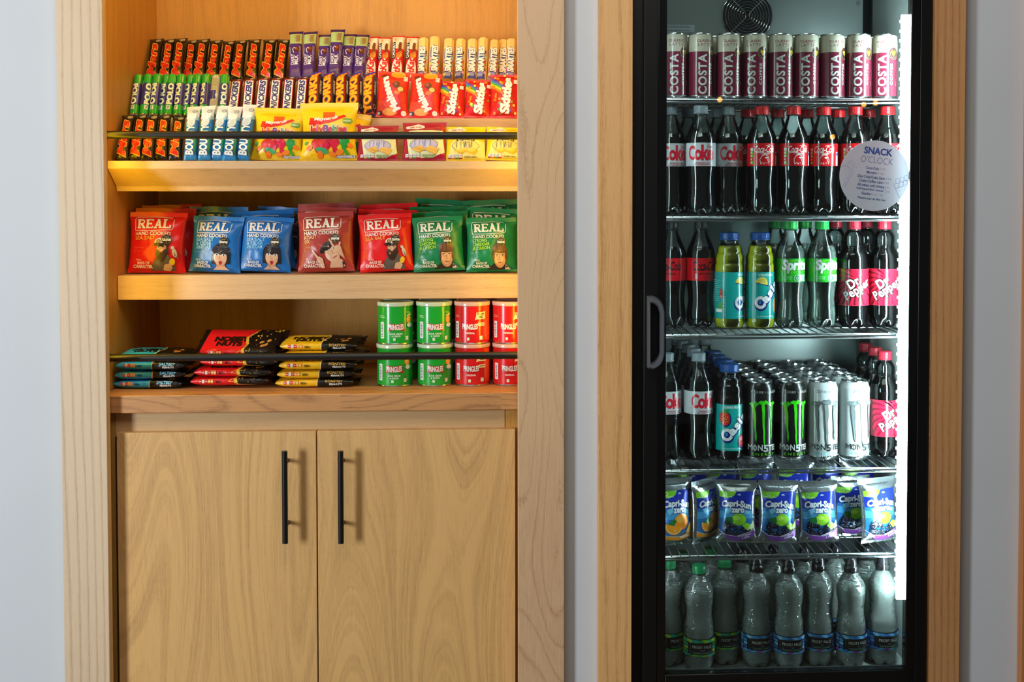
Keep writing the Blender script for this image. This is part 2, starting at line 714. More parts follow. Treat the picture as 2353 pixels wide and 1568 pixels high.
# ------------------------------------------------------------------ shared materials
W_POSTL = wood('oak_post_pale', 'e2c6a4', 'ad8862', rings=58, wob=0.4, line=0.5, seed=2.3, stretch=0.12, nscale=4, sharp=3, fine=0.35, wig=.25)
W_POSTR = wood('oak_post_flamed', 'e0b88e', 'a3734b', rings=14, wob=1.5, line=0.5, seed=5.1, stretch=0.22, nscale=7, sharp=7, fine=0.4, wig=.5, soft=.3)
W_FRAME = wood('oak_fridge_frame', 'e8b375', 'ae7a42', rings=30, wob=1.0, line=0.4, seed=8.4, stretch=0.1, nscale=5, fine=0.8, sharp=2)
W_DOOR = wood('oak_door_veneer', 'e6b572', 'ae8150', rings=20, wob=3.0, line=0.62, seed=1.2, stretch=0.17, nscale=3.4, fine=0.45, sharp=1.3, soft=0.85, wig=.3)
W_IN = wood('oak_interior', 'cc9545', '9c6a2c', rings=24, wob=0.8, line=0.4, seed=3.7, fine=0.6, sharp=2, soft=.6)
W_SHELF = wood('oak_shelf_edge', 'd6b084', 'aa8358', axis='x', rings=60, wob=1.0, line=0.35, seed=4.4, fine=0.6, stretch=0.12, soft=.5)
W_TOP = wood('oak_worktop', 'cf935a', '8a5a34', axis='x', rings=60, wob=2.4, line=0.5, seed=6.6, fine=0.6, stretch=0.3, stave=3.1)
WALL = wall_mat('painted_wall', 'd2d5d9')
BLK = M('0b0b0d', 'black')
BLKG = M('060608', 'gloss')
TOPZ = 2.12
ORD = 'first second third fourth fifth sixth seventh eighth ninth tenth eleventh twelfth'.split()

# ------------------------------------------------------------------ room
PL0, PL1 = X(138), X(243.5)
PR0, PR1 = X(1189.5), X(1297)
FL0, FL1 = X(1375), X(1453)
FR0, FR1 = X(2137), X(2213)


def struct(name, mb, bevel=0, **k):
    o = mb.build(name, bevel=bevel, **k)
    o['kind'] = 'structure'
    return o


struct('wall_back', MB().box((-2.6, 0.022, 0), (PL0 + 0.03, 0.12, 2.7), WALL))
struct('wall_back', MB().box((PR0 + 0.052, 0.022, 0), (FL1 - 0.02, 0.12, TOPZ - 0.021), WALL))
struct('wall_back', MB().box((FR0 + 0.02, 0.022, 0), (2.6, 0.12, 2.7), WALL))
struct('wall_back', MB().box((PL0 + 0.03, 0.022, TOPZ - 0.02), (FR0 + 0.02, 0.12, 2.7), WALL))
struct('floor', MB().box((-2.6, -4.2, -0.05), (2.6, 0.7, 0), M('6b5a48', 'paper')))
for nm, a, b, mt in (('trim_1', PL0, PL1, W_POSTL), ('trim_2', PR0, PR1, W_POSTR), ('trim_3', FL0, FL1, W_FRAME), ('trim_4', FR0, FR1, None)):
    mt = mt or wood('oak_fridge_frame_edge', 'cd9560', '94633a', rings=70, wob=0.35, line=0.45, seed=9.9, stretch=0.05, fine=0.6, sharp=2)
    struct(nm, MB().box((a, 0, 0.0), (b, 0.0215, TOPZ), mt), bevel=0.0015)
struct('trim_6', MB().box((PL0, 0, TOPZ + 0.0005), (PR1, 0.0215, TOPZ + 0.095), W_SHELF), bevel=0.0015)
struct('trim_7', MB().box((FL0, 0, TOPZ + 0.0005), (FR1, 0.0215, TOPZ + 0.066), W_SHELF), bevel=0.0015)
struct('trim_5', MB().box((X(2349.5, 0, 1300), 0, 0), (X(2349.5) + 0.09, 0.0215, TOPZ), wood('oak_doorframe', 'c8824e', 'a0602f', rings=60, wob=0.4, seed=4.9)), bevel=0.0015)

# ------------------------------------------------------------------ display cabinet (upper recess)
CA, CB, CY = PL1 - 0.022, PR0 + 0.031, 0.444
WT_Z1, WT_Z0 = Z(905, 0.028, 700), Z(947, 0.028, 700)
cab = empty('display_cabinet', (0, 0, 0))
tag(cab, 'open oak recess with snack shelves above a pair of plain doors', 'cabinet')
for x0, x1 in ((CA - 0.018, CA), (CB, CB + 0.018)):
    MB().box((x0, 0.0225, WT_Z1), (x1, CY + 0.015, TOPZ - 0.03), W_IN).build('side_panel', cab)
MB().box((CA, CY, WT_Z1), (CB, CY + 0.015, TOPZ - 0.03), W_IN).build('back_panel', cab)
MB().box((CA, 0.0225, TOPZ - 0.05), (CB, CY, TOPZ - 0.03), W_IN).build('top_panel', cab)
# stepped shelf
T1, T2, T3 = Z(370.5, 0.1, 700), Z(271, 0.205, 700), Z(187, 0.305, 700)
prof = [(0.085, T1), (0.085, Z(388, 0.085, 700)), (0.137, Z(428, 0.137, 700)), (0.14, Z(440, 0.14, 700)), (CY - 0.001, Z(440, 0.14, 700)),
        (CY - 0.001, T3), (0.305, T3), (0.305, T2), (0.205, T2), (0.205, T1)]
MB().prism(prof, CA + 0.001, CB - 0.001, W_SHELF, 'yz').build('stepped_shelf', cab, smooth=0, bevel=0.0012)
S2 = Z(632, 0.14, 700)
MB().box((CA + 0.001, 0.14, Z(688, 0.14, 700)), (CB - 0.001, 0.16, S2), W_SHELF).build('shelf_lip', cab, bevel=0.0012)
MB().box((CA + 0.001, 0.16, S2 - 0.022), (CB - 0.001, CY - 0.001, S2 - 0.001), W_SHELF).build('shelf', cab)
WARM = emit_mat('warm_led', (1.0, 0.64, 0.01), 36)
WARM_LOW = emit_mat('warm_led_lower', (1.0, 0.70, 0.01), 42)
for x0, x1 in ((CA + 0.001, CA + 0.0025), (CB - 0.0025, CB - 0.001)):
    MB().box((x0, 0.0235, T1 + 0.03), (x1, 0.0335, TOPZ - 0.06), WARM).build('light_strip', cab)
    MB().box((x0, 0.0235, WT_Z1 + 0.09), (x1, 0.0335, T1 + 0.0295), WARM_LOW).build('light_strip', cab)
MB().box((CA + 0.02, 0.03, TOPZ - 0.056), (CB - 0.02, 0.045, TOPZ - 0.0505), WARM).build('light_strip', cab)

for zc, lb in ((Z(311, 0.072, 700), 'black metal guard rail across the stepped chocolate shelf'), (Z(820, 0.072, 700), 'black metal guard rail above the worktop with nuts and tubs')):
    r = empty('guard_rail', ((CA + CB) / 2, 0.072, zc))
    tag(r, lb, 'rail', 'black rails of the display cabinet')
    w = (CB - CA) / 2
    MB().tube([(-w + 0.003, 0, 0), (w - 0.003, 0, 0)], 0.0078, M('121214', 'black'), 20).build('bar', r)
    for s in (-1, 1):
        MB().tube([(s * (w - 0.0005), 0, 0), (s * (w - 0.004), 0, 0)], 0.0115, BLK, 20).build('end_flange', r)

wt = MB().box((CA - 0.018, 0.028, WT_Z0), (CB + 0.018, CY + 0.012, WT_Z1 - 0.001), W_TOP).build('worktop', bevel=0.002)
tag(wt, 'oak block worktop with joined staves above the cabinet doors', 'worktop')

base = empty('base_cabinet', (0, 0, 0))
tag(base, 'oak base cabinet with two plain doors and black bar handles', 'cabinet')
MB().box((CA - 0.018, 0.10, 0.02), (CB + 0.018, CY, WT_Z0 - 0.001), M('3a2a1c', 'matte')).build('carcass', base)
W_RAIL = wood('oak_rail', 'cfa876', 'b08552', axis='x', rings=30, wob=1.6, line=0.3, seed=7.7, stretch=0.15, soft=.7)
MB().box((X(262, .05), 0.05, Z(1000, 0.05, 700)), (X(1160, 0.05), 0.07, WT_Z0 - 0.0005), W_RAIL).build('top_rail', base, bevel=0.001)
for x0, x1 in ((CA - 0.018, X(261.5, 0.05)), (X(1160.8, 0.05), CB + 0.018)):
    MB().box((x0, 0.05, 0.02), (x1, 0.068, WT_Z0 - 0.0005), W_IN).build('side_stile', base)
DZ = Z(991, 0.034, 700)
for k, (p0, p1, hx) in enumerate(((263.5, 723.8, 654.5), (726.6, 1184, 783))):
    d = MB().box((X(p0, 0.03), 0.0345, 0.1), (X(p1, 0.03), 0.0495, DZ), W_DOOR).build('door', base, bevel=0.001)
    tag(d, label=('door under the nut packets' if k == 0 else 'door under the crisp tubs'))
    hxx = X(hx, -0.0, 1140)
    zt, zb = Z(1037, 0.0, hx), Z(1249, 0.0, hx)
    hb = MB()
    hb.tube([(hxx, 0.0, zt), (hxx, 0.0, zb)], 0.0058, M('131315', 'cap'), 20)
    for zz in (zt - 0.026, zb + 0.033):
        hb.tube([(hxx, 0.0, zz), (hxx, 0.0348, zz)], 0.004, M('131315', 'cap'), 12)
    hb.build('handle', d)

# ------------------------------------------------------------------ glass-door fridge
fr = empty('display_fridge', (0, 0, 0))
tag(fr, 'black upright glass-door drinks fridge set in an oak frame', 'fridge')
IR = X(2101, 0.06)
IL = IR - 0.542
IY = 0.456
FZ0, FZ1 = Z(1535, 0.08, 1800), 2.0
STEEL = bpy.data.materials.new('liner_steel')
STEEL.use_nodes = True
_b = STEEL.node_tree.nodes['Principled BSDF']
_b.inputs['Base Color'].default_value = lin('9aa4a4')
_b.inputs['Metallic'].default_value = 0.55
_b.inputs['Roughness'].default_value = 0.38
GREY = M('b4bebc', 'gloss')
DK = M('050607', 'black')
OX0, OX1 = FL1 + 0.001, FR0 - 0.001
mb = MB()
mb.box((OX0, 0.0225, 0.04), (IL - 0.001, 0.5, 2.06), DK).box((IR + 0.001, 0.0225, 0.04), (OX1, 0.5, 2.06), DK)
mb.box((IL - 0.001, 0.0225, 0.04), (IR + 0.001, 0.5, FZ0 - 0.006), DK).box((IL - 0.001, 0.0225, FZ1 + 0.006), (IR + 0.001, 0.5, 2.06), DK)
mb.box((IL - 0.001, IY + 0.006, FZ0 - 0.006), (IR + 0.001, 0.5, FZ1 + 0.006), DK)
mb.build('housing', fr)
mb = MB()
mb.box((IL - 0.0009, 0.0235, FZ0), (IL, IY, FZ1), GREY).box((IR, 0.0235, FZ0), (IR + 0.0009, IY, FZ1), GREY)
mb.box((IL, IY, FZ0), (IR, IY + 0.004, FZ1), STEEL)
mb.box((IL, 0.0235, FZ0 - 0.005), (IR, IY, FZ0), GREY).box((IL, 0.0235, FZ1), (IR, IY, FZ1 + 0.005), GREY)
mb.build('liner', fr, smooth=0)
mb = MB()
mb.box((IR - 0.004, 0.355, FZ0 + 0.05), (IR - 0.0002, 0.425, FZ1 - 0.1), M('3b4043', 'metal'))
mb.build('shelf_track', fr)
EY = 0.335
ec = MB().box((IL + 0.002, EY, Z(150, EY)), (X(1983, EY, 40), IY - 0.001, FZ1 - 0.001), STEEL).build('evaporator_cover', fr, bevel=0.001)
fc = P(1717, 36, EY - 0.004)
mb = MB()
mb.tube([(fc.x, EY - 0.0005, fc.z), (fc.x, EY - 0.002, fc.z)], 0.0575, BLK, 40)
for r in (0.0575, 0.0505, 0.044, 0.0375, 0.031, 0.0245, 0.018, 0.0115):
    mb.tube([(fc.x + r * cos(2 * pi * i / 44), EY - 0.006, fc.z + r * sin(2 * pi * i / 44)) for i in range(44)], 0.0011 if r > 0.05 else 0.0008, M('d5dade', 'wire'), 6, closed=True)
for s in (-1, 1):
    for t in (-1, 1):
        mb.tube([(fc.x + s * a, EY - 0.0078, fc.z + t * b) for a, b in ((0.004, 0.0), (0.005, 0.006), (0.012, 0.014), (0.041, 0.041))], 0.001, M('d5dade', 'wire'), 6)
mb.build('fan_guard', ec)
A = Art('paper')
A.rect(-34, 0, 34, 17, 'c9d4dc').text('RISK OF FIRE OR EXPLOSION', -5, 12, 56, 4, '2a3036', bold=.01).text('FLAMMABLE REFRIGERANT USED', -5, 3.5, 56, 3.6, '2a3036')
mb = MB()
flat_surf(70, 17).lay(mb, A)
st = mb.build('warning_sticker', ec, smooth=0)
p = P(1562, 74, EY - 0.0008)
st.location = (p.x, EY - 0.0005, p.z)
q = P(1971, 8, EY)
MB().tube([(q.x, EY - 0.0005, q.z), (q.x, EY - 0.003, q.z)], 0.0045, M('cfd3d6', 'wire'), 14).build('screw', ec)

WIRE = M('c9ced2', 'wire')
SY = 0.052
SHELF_PX = (226, 497, 767, 1077, 1274)
SHZ = []
for py in SHELF_PX:
    zt = Z(py - 3, SY, 1800)         # top of the rods
    SHZ.append(zt)
    mb = MB()
    xa, xb = IL + 0.004, IR - 0.012
    loop = [(xa, SY, 0), (xb - 0.012, SY, 0), (xb, SY + 0.012, 0), (xb, 0.41, 0), (xa, 0.41, 0)]
    mb.tube([(x, y, zt - 0.0045) for x, y, z in loop], 0.0026, WIRE, 8, closed=True)
    mb.tube([(xa, SY + 0.001, zt - 0.0115), (xb - 0.012, SY + 0.001, zt - 0.0115)], 0.0024, WIRE, 8)
    for yy in (0.17, 0.30):
        mb.tube([(xa, yy, zt - 0.0045), (xb, yy, zt - 0.0045)], 0.0024, WIRE, 8)
    n = 28
    for i in range(n):
        x = xa + 0.008 + (xb - xa - 0.016) * i / (n - 1)
        mb.tube([(x, SY - 0.002, zt - 0.0030), (x, SY + 0.004, zt - 0.0013), (x, 0.41, zt - 0.0013)], 0.0013, WIRE, 6)
    mb.tube([(xb + 0.002, SY + 0.01, zt - 0.006), (xb + 0.010, SY - 0.004, zt - 0.028)], 0.0015, WIRE, 6)
    mb.build('wire_shelf', fr, smooth=60)

# door
DY0, DY1 = -0.006, 0.017
gx0, gx1 = X(1531, DY0), X(2088, DY0)
dx0, dx1 = X(1479, DY0), X(2134.5, DY0)
gz0 = Z(1547, DY0, 1800)
door = empty('door')
door.parent = fr
tag(door, label='black framed glass door')
mb = MB()
mb.box((dx0, DY0, 0.16), (X(1511, DY0), DY1, 2.02), DK).box((X(1511, DY0), DY0 + 0.0015, 0.16), (gx0, DY1, 2.02), BLKG)
mb.box((gx1, DY0 + 0.0015, 0.16), (X(2109, DY0), DY1, 2.02), BLKG).box((X(2109, DY0), DY0, 0.16), (dx1, DY1, 2.02), DK)
mb.box((gx0, DY0 + 0.001, 0.16), (gx1, DY1, gz0), DK).box((gx0, DY0 + 0.001, 1.93), (gx1, DY1, 2.02), DK)
mb.build('door_frame', door, bevel=0.0012)
GL = clear_mat('door_glass', 'f2faf8', gloss=0.75, rough=0.0)
MB().box((gx0 + 0.0002, 0.004, gz0 + 0.0002), (gx1 - 0.0002, 0.007, 1.9295), GL).build('glass_pane', door, smooth=0)
mb = MB()
GK = M('4a5055', 'cap')
mb.box((gx0 - 0.0005, 0.0172, gz0 - 0.004), (gx1 + 0.006, 0.0215, gz0 + 0.001), GK)
mb.box((gx1 + 0.002, 0.0172, gz0), (gx1 + 0.008, 0.0215, 1.93), GK)
mb.build('gasket', door)
# LED strips behind the frame
WHITE = emit_mat('cold_led', (0.78, 0.95, 1.0), 140)
WHITE2 = emit_mat('cold_led_soft', (0.82, 0.93, 1.0), 26)
lz0, lz1 = Z(1369, 0.045, 2067), Z(38, 0.045, 2078)
mb = MB()
lx = X(2072, 0.024)
mb.box((lx - 0.006, 0.0225, lz0), (lx + 0.006, 0.0285, lz1), WHITE)
z = lz0 + 0.02
while z < lz1:
    mb.box((lx - 0.0095, 0.0240, z), (lx - 0.0062, 0.0275, z + 0.005), WHITE2)
    z += 0.0195
mb.build('light_strip', door)
MB().box((gx0 - 0.020, 0.0225, lz0), (gx0 - 0.010, 0.0285, lz1), emit_mat('cold_led_weak', (0.85, 0.97, 1.0), 34)).build('light_strip', door)
# handle
HC = M('5c6066', 'cap')
oo = [(1490, 683), (1503, 682), (1513, 686), (1520, 693), (1525, 703), (1528, 718), (1528, 815), (1525, 829), (1520, 839), (1512, 846), (1503, 851), (1490, 848)]
ii = [(1496, 699), (1503, 699), (1508, 702), (1513, 707), (1516, 714), (1518.5, 724), (1518.5, 812), (1516, 822), (1512, 829), (1507, 834), (1501, 837), (1496, 834)]
mb = MB()
hy = -0.034
o3 = [P(a, b, hy) for a, b in oo]
i3 = [P(a, b, hy) for a, b in ii]
n = len(oo)
vs = [(p.x, hy + 0.006, p.z) for p in o3] + [(p.x * 0.72 + q.x * 0.28, hy, p.z * 0.72 + q.z * 0.28) for p, q in zip(o3, i3)] + \
     [(p.x * 0.28 + q.x * 0.72, hy, p.z * 0.28 + q.z * 0.72) for p, q in zip(o3, i3)] + [(p.x, hy + 0.006, p.z) for p in i3] + \
     [(p.x, DY0 - 0.0003, p.z) for p in i3] + [(p.x, DY0 - 0.0003, p.z) for p in o3]
fs = []
for k in range(6):
    for j in range(n):
        a, b = k * n + j, k * n + (j + 1) % n
        c, d = ((k + 1) % 6) * n + (j + 1) % n, ((k + 1) % 6) * n + j
        fs.append((a, b, c, d))
mb.add(vs, fs, HC)
mb.build('handle', door, smooth=50)

# ================================================================== packets: sheets, pouches
def pouch(w, h, t, cb=8, ct=8, pu=2.4, pv=2.6, nu=19, nv=23, seed=0, wr=1.0, pinch=0.05, flare=0.0, curl=0.0, ge=0.75):
    """front sheet of a filled packet: (front Surf, back function); millimetres"""
    us, vs = frange(-w / 2, w / 2, w / (nu - 1)), frange(0, h, h / (nv - 1))

    def G(v):
        s = (v - cb) / (h - cb - ct)
        if s <= 0 or s >= 1:
            return 0.0
        return max(0.0, 1 - abs(2 * s - 1) ** pv) ** ge

    def nz(u, v, k):
        return mnoise.noise(Vector((u / 23.0 + seed * 3.1, v / 23.0, k + seed))) + 0.5 * mnoise.noise(Vector((u / 9.0, v / 9.0 + seed, k)))

    def pt(u, v, side):
        g = G(v)
        f = max(0.0, 1 - abs(2 * u / w) ** pu) ** 0.8
        x = u * (1 - pinch * g + flare * (v / h - 0.5))
        y = side * (0.35 + t / 2 * g * f)
        if g > 0.02 and f > 0.02:
            y += side * wr * nz(u, v, 0.5 + side) * min(1, 3 * g) * min(1, 3 * f)
        if g <= 0.02:
            y += 0.35 * wr * sin(u / w * 9 + seed * 2) + curl * ((v - h / 2) / h) ** 2 * 4
        z = v
        if v > h - ct - 0.5:
            z += 0.25 * wr * ct * 0.25 * mnoise.noise(Vector((u / 30.0, seed * 5.0, 2.0)))
        return (x / 1000, y / 1000, z / 1000)
    front = Surf(us, vs, lambda u, v: pt(u, v, -1))
    back = lambda u, v: pt(u, v, 1)
    return front, back


def pouch_mesh(mb, front, back, mat, v0=-1, v1=1e9):
    us, vs = front.us, [v for v in front.vs if v0 - 1e-6 <= v <= v1 + 1e-6]
    j0 = front.vs.index(vs[0])
    nu, nv = len(us), len(vs)
    fv = [tuple(front.p[i][j0 + j]) for i in range(nu) for j in range(nv)]
    bv = [back(us[i], vs[j]) for i in range(nu) for j in range(nv)]
    fs = []
    q = nu * nv
    for i in range(nu - 1):
        for j in range(nv - 1):
            a, b, c, d = i * nv + j, (i + 1) * nv + j, (i + 1) * nv + j + 1, i * nv + j + 1
            fs.append((a, b, c, d))
            fs.append((q + a, q + d, q + c, q + b))
    for j in range(nv - 1):
        fs.append((j, j + 1, q + j + 1, q + j))
        a = (nu - 1) * nv
        fs.append((a + j + 1, a + j, q + a + j, q + a + j + 1))
    for i in range(nu - 1):
        fs.append(((i + 1) * nv, i * nv, q + i * nv, q + (i + 1) * nv))
        a = nv - 1
        fs.append((i * nv + a, (i + 1) * nv + a, q + (i + 1) * nv + a, q + i * nv + a))
    mb.add(fv + bv, fs, mat)


def make_pouch(name, part, art, w, h, t, body, seal=None, sty='film', cb=8, ct=8, sealpart='top_seal', seal2=None, **k):
    """Empty > body with print, top seal, bottom seal"""
    k.setdefault('nu', 17)
    k.setdefault('nv', 21)
    front, back = pouch(w, h, t, cb, ct, **k)
    r = empty(name)
    vt = max(v for v in front.vs if v <= h - ct + 0.5)
    vb = min(v for v in front.vs if v >= cb - 0.5)
    mb = MB()
    pouch_mesh(mb, front, back, M(body, sty), vb, vt)
    front.lay(mb, art, sty='pouchprint' if sty == 'silver' else sty)
    mb.build(part, r, smooth=60)
    for a, b, nm in ((vt, h, sealpart), (0, vb, 'bottom_seal')):
        if b - a < 2:
            continue
        mb = MB()
        pouch_mesh(mb, front, back, M((seal2 if a == 0 else None) or seal or body, sty), a, b)
        mb.build(nm, r, smooth=60)
    r['_h'] = h / 1000
    return r


def aim_place(o, pb, pt, yb, yt, s=None, yaw=0.0, clamp=(0.85, 1.15)):
    """stand a thing with its foot at one place and its head leaning to another"""
    a, b = P(pb[0], pb[1], yb), P(pt[0], pt[1], yt)
    d = b - a
    h = o['_h']
    sc = s or min(clamp[1], max(clamp[0], d.length / h))
    zz = d.normalized()
    yy = Vector((0, 1, 0))
    xx = yy.cross(zz).normalized()
    yy = zz.cross(xx).normalized()
    Rm = Matrix((xx, yy, zz)).transposed()
    Rm = Rm @ Matrix.Rotation(yaw, 3, 'Z')
    o.rotation_euler = Rm.to_euler()
    o.location = a
    o.scale = (sc, sc, sc)


def seat(o, floor):
    """lift or lower a thing so that its lowest point touches the shelf"""
    m = Matrix.LocRotScale(o.location, o.rotation_euler, o.scale)
    r3 = m.row[2]
    lo = 1e9
    for ch in o.children:
        for v in ch.data.vertices:
            z = r3[0] * v.co[0] + r3[1] * v.co[1] + r3[2] * v.co[2] + r3[3]
            if z < lo:
                lo = z
    o.location.z += floor + 0.0004 - lo


PROTO_USED = set()


def inst(proto):
    """the prototype itself the first time, afterwards a copy of it and its parts"""
    if proto.name in PROTO_USED:
        c = copy_tree(proto)
        c['_h'] = proto['_h']
        return c
    PROTO_USED.add(proto.name)
    return proto


def clean():
    for o in bpy.data.objects:
        if '_h' in o.keys():
            del o['_h']


# ------------------------------------------------------------------ artwork of the chocolate shelf
def art_black_bar():
    a = Art('foilfilm')
    a.text('Mars', -1.5, 55, 92, 18, 'd8261c', rot=90, shear=0.25, bold=0.03, out='f3b13c', outw=0.045)
    a.ell(6, 113, 6, 6, 'cfc3a4').ring(6, 113, 4.2, 4.2, 1.1, '3a3024').rect(3.5, 112.3, 8.5, 113.6, '3a3024')
    a.line([(9.5, 20), (10.5, 60), (9.5, 100)], 0.7, '4a4038')
    return a


def art_purple_bar():
    a = Art('film')
    a.rect(-15, 101, 15, 133, 'a9c684').text('THE GLASS AND A HALF', 3, 117, 20, 12, '6b5a86', rot=90).rrect(0, 104, 11, 130, 1.5, 'b59d63')
    for i in range(4):
        a.rect(2 + i * 2.3, 106, 3 + i * 2.3, 128, '5f4a37')
    a.ell(3, 84, 6, 9, '5b2a17', rot=20).ell(2, 86, 3.5, 5, '8a4a28', rot=20)
    a.line([(-4, 74), (-7, 84), (-3, 90), (0, 86)], 1.8, 'e9e4f2')
    a.text('DAIRY', -6.5, 55, 30, 7.5, 'f2edf7', rot=90, bold=0.015).text('MILK', 2.5, 53, 26, 8.5, 'f2edf7', rot=90, bold=0.02)
    a.rrect(9.5, 50, 12, 92, 1, 'b9a4d6', w=0.6)
    a.text('Cadbury', -12, 78, 26, 4.5, 'e9e4f2', rot=90, shear=.3)
    return a


def art_kit():
    a = Art('film')
    a.rect(-14, 88, 14, 126, 'f2dfc0').rect(-14, 60, -6, 108, '20324a').text('CHUNKY', -10, 84, 42, 6, 'ffffff', rot=90, bold=.02)
    a.text('50%', -7, 116, 12, 5, 'e58a2a', rot=90, bold=.02).rect(2, 107, 11, 121, 'f7efe2')
    a.poly([(2, 70), (9, 78), (9, 104), (4, 108), (1, 96)], '7a4022').poly([(2, 70), (9, 78), (9, 82), (1, 76)], 'c98a4a')
    for i in range(3):
        a.line([(-3, 74 - i * 4), (4, 68 - i * 4), (10, 76 - i * 4)], 2, 'f0b43c')
    a.ell(0, 26, 12, 36, 'f6e9e4').text('KitKat', 0, 30, 60, 15, 'd41f26', rot=90, shear=.25, bold=0.04)
    return a


def art_yorkie():
    a = Art('film')
    a.rect(-12, 4, 12, 108, 'd8431f').rect(-10.4, 6, 10.4, 106, '1d2347')
    a.text('YORKIE', 0, 56, 98, 18, 'f7b62d', rot=90, bold=0.05, out='e0451c', outw=0.04)
    return a


def art_snick():
    a = Art('film')
    a.rrect(-11.5, 4, 11.5, 104, 3, 'c2202b').rrect(-10, 5.5, 10, 102.5, 3, 'f3f0ee')
    a.text('SNICKERS', 0, 54, 92, 13.5, '1b2a83', rot=90, shear=.3, bold=0.05)
    a.ell(5, 111, 5, 5, 'cfc3a4').ring(5, 111, 3.4, 3.4, 1, '3a3024')
    return a


def art_bounty():
    a = Art('foilfilm')
    a.rect(-15, 100, 15, 137, 'dfe9ef').poly([(-15, 92), (15, 108), (15, 100), (-15, 80)], '9cc9de')
    a.ell(-1, 92, 10, 12, 'e6eef2').ring(-1, 92, 9, 11, 1.4, 'b8c6cc').ell(-1, 92, 6.5, 8.5, 'c9d6da').ell(3, 100, 8, 8, 'f2f6f7', a0=20, a1=200)
    a.ring(6, 121, 5, 5, 1.2, '4a6478').rect(3.5, 120, 8.5, 122, '4a6478')
    a.text('BOUNTY', -1, 47, 74, 17, 'f4f8fb', rot=90, shear=.15, bold=0.045, out='0f5f9a', outw=.04)
    a.ell(11, 36, 3, 22, '1c8a66').ell(-12, 70, 2, 14, '3aa07a')
    return a


def art_polo(n=0):
    a = Art('gloss')
    if n == 2:
        a.rect(-29, 0, 29, 96, 'c8c4ae')
        for i in range(9):
            a.rect(-5, 8 + i * 3, 5, 9.2 + i * 3, '8c8878').rect(-5, 62 + i * 3, 5, 63 + i * 3, '8c8878')
        a.rect(-9, 36, 3, 58, '3a3f8e').ell(5, 46, 3, 5, 'e8e8e0')
        return a
    a.rect(-29, 0, 29, 22, '22a83a').rect(-29, 76, 29, 98, '22a83a').rect(-29, 22, 29, 76, '33308c')
    a.ring(-6, 49, 1, 26, .01, '22a83a')
    o = (-1, 1)[n % 2]
    a.text('POLO', 0.5 * o, 49, 50, 11, 'f2f4ea', rot=90 * o, bold=0.05, out='21a04a', outw=.035)
    a.rrect(-4, 10, 4, 20, 1, 'dfe6ea').text('10g', 0, 15, 7, 4, '33308c', rot=90, bold=.03)
    a.rect(6, 26, 8, 72, '6a66b8')
    for i in range(6):
        a.rect(6.5, 80 + i * 2.2, 9.5, 81.2 + i * 2.2, 'a8e0a0')
    return a


def art_smart(n=0):
    a = Art('paper')
    a.rect(-12, 0, 12, 100, '1f63b4').poly([(-12, 0), (12, 0), (12, 40), (-12, 26)], '3a3d94').rect(-12, 98, 12, 128, 'f4cf7c').poly([(-12, 98), (12, 98), (12, 90), (-2, 98)], 'f4cf7c')
    for i, (x, y, c) in enumerate(((8, 84, '7a3a22'), (9, 68, '9fd4e8'), (8, 54, 'e2452c'), (-9, 62, 'e9a8c8'), (-8, 46, 'e8d834'), (9, 36, 'f08a2c'), (-9, 30, 'd83a7a'), (8, 20, 'e9a8c8'), (-7, 14, 'e9e070'))):
        a.ell(x, y, 3.6, 4.8, c)
    a.text('SMARTIES', -0.5, 62, 78, 12, 'f7f2ea', rot=90, shear=.12, bold=0.06, out='5a2f1c', outw=.05)
    a.rrect(-5, 8, 4, 20, 1, '8f93c8')
    return a


def art_malt():
    a = Art('film')
    a.ell(10, 104, 17, 9, 'f2a02c', a0=0, a1=360).ell(-20, 98, 9, 5, '7a1616')
    a.poly([(-34, 8), (-34, 38), (6, 34), (14, 8)], 'e6452f').ell(-6, 12, 16, 8, 'f0a860')
    a.ell(7, 77, 9, 8.5, '6b2f1c').ell(5, 79, 4, 4, '9a5436').ell(17, 66, 7.5, 6.5, 'e6c06a').ring(17, 66, 7.5, 6.5, 1.5, '7a3a20')
    a.ell(8, 57, 6, 5, 'f07828').ell(14, 58, 3, 3, 'f07828')
    a.text('Maltesers', -11, 53, 86, 17, 'f6efee', rot=112, shear=-.1, bold=0.05, arc=7)
    a.rrect(23, 88, 32, 99, 1, 'f4e8e4').ring(27.5, 93.5, 3, 3, 1, '5a3a30')
    a.rrect(-33, 4, -22, 13, 2, '4a3a3a').text('86', -30, 8, 5, 5, 'ffffff', rot=90, bold=.02)
    a.ell(26, 10, 6, 6, 'efe0d4')
    return a


def art_skit(n=0):
    a = Art('film')
    for i, c in enumerate(('6b3fa0', '2f6fd0', '3aa655', 'f0d22c', 'f08a24')):
        a.poly([(-29, 88 - i * 5), (-29, 83 - i * 5), (6, 54 - i * 4), (10, 58 - i * 4)], c)
    random.seed(4 + n)
    for i in range(26):
        x, y = random.uniform(-26, 28), random.uniform(8, 88)
        r = random.uniform(1.8, 3.6)
        a.ell(x, y, r, r, random.choice(['f0d22c', '6ab52c', 'e88a1c', '7a3f9c', 'e23a2a', 'f6e04a']), n=10)
    a.text('Skittles', 2, 45, 70, 17, 'faf6f4', rot=84, shear=0.05, bold=0.06, out='c01818', outw=.05)
    a.text('Fruits', -19, 40, 16, 5, 'f0d22c', rot=84, shear=.2)
    a.rrect(17, 68, 25, 77, 1, 'ece0dc')
    return a


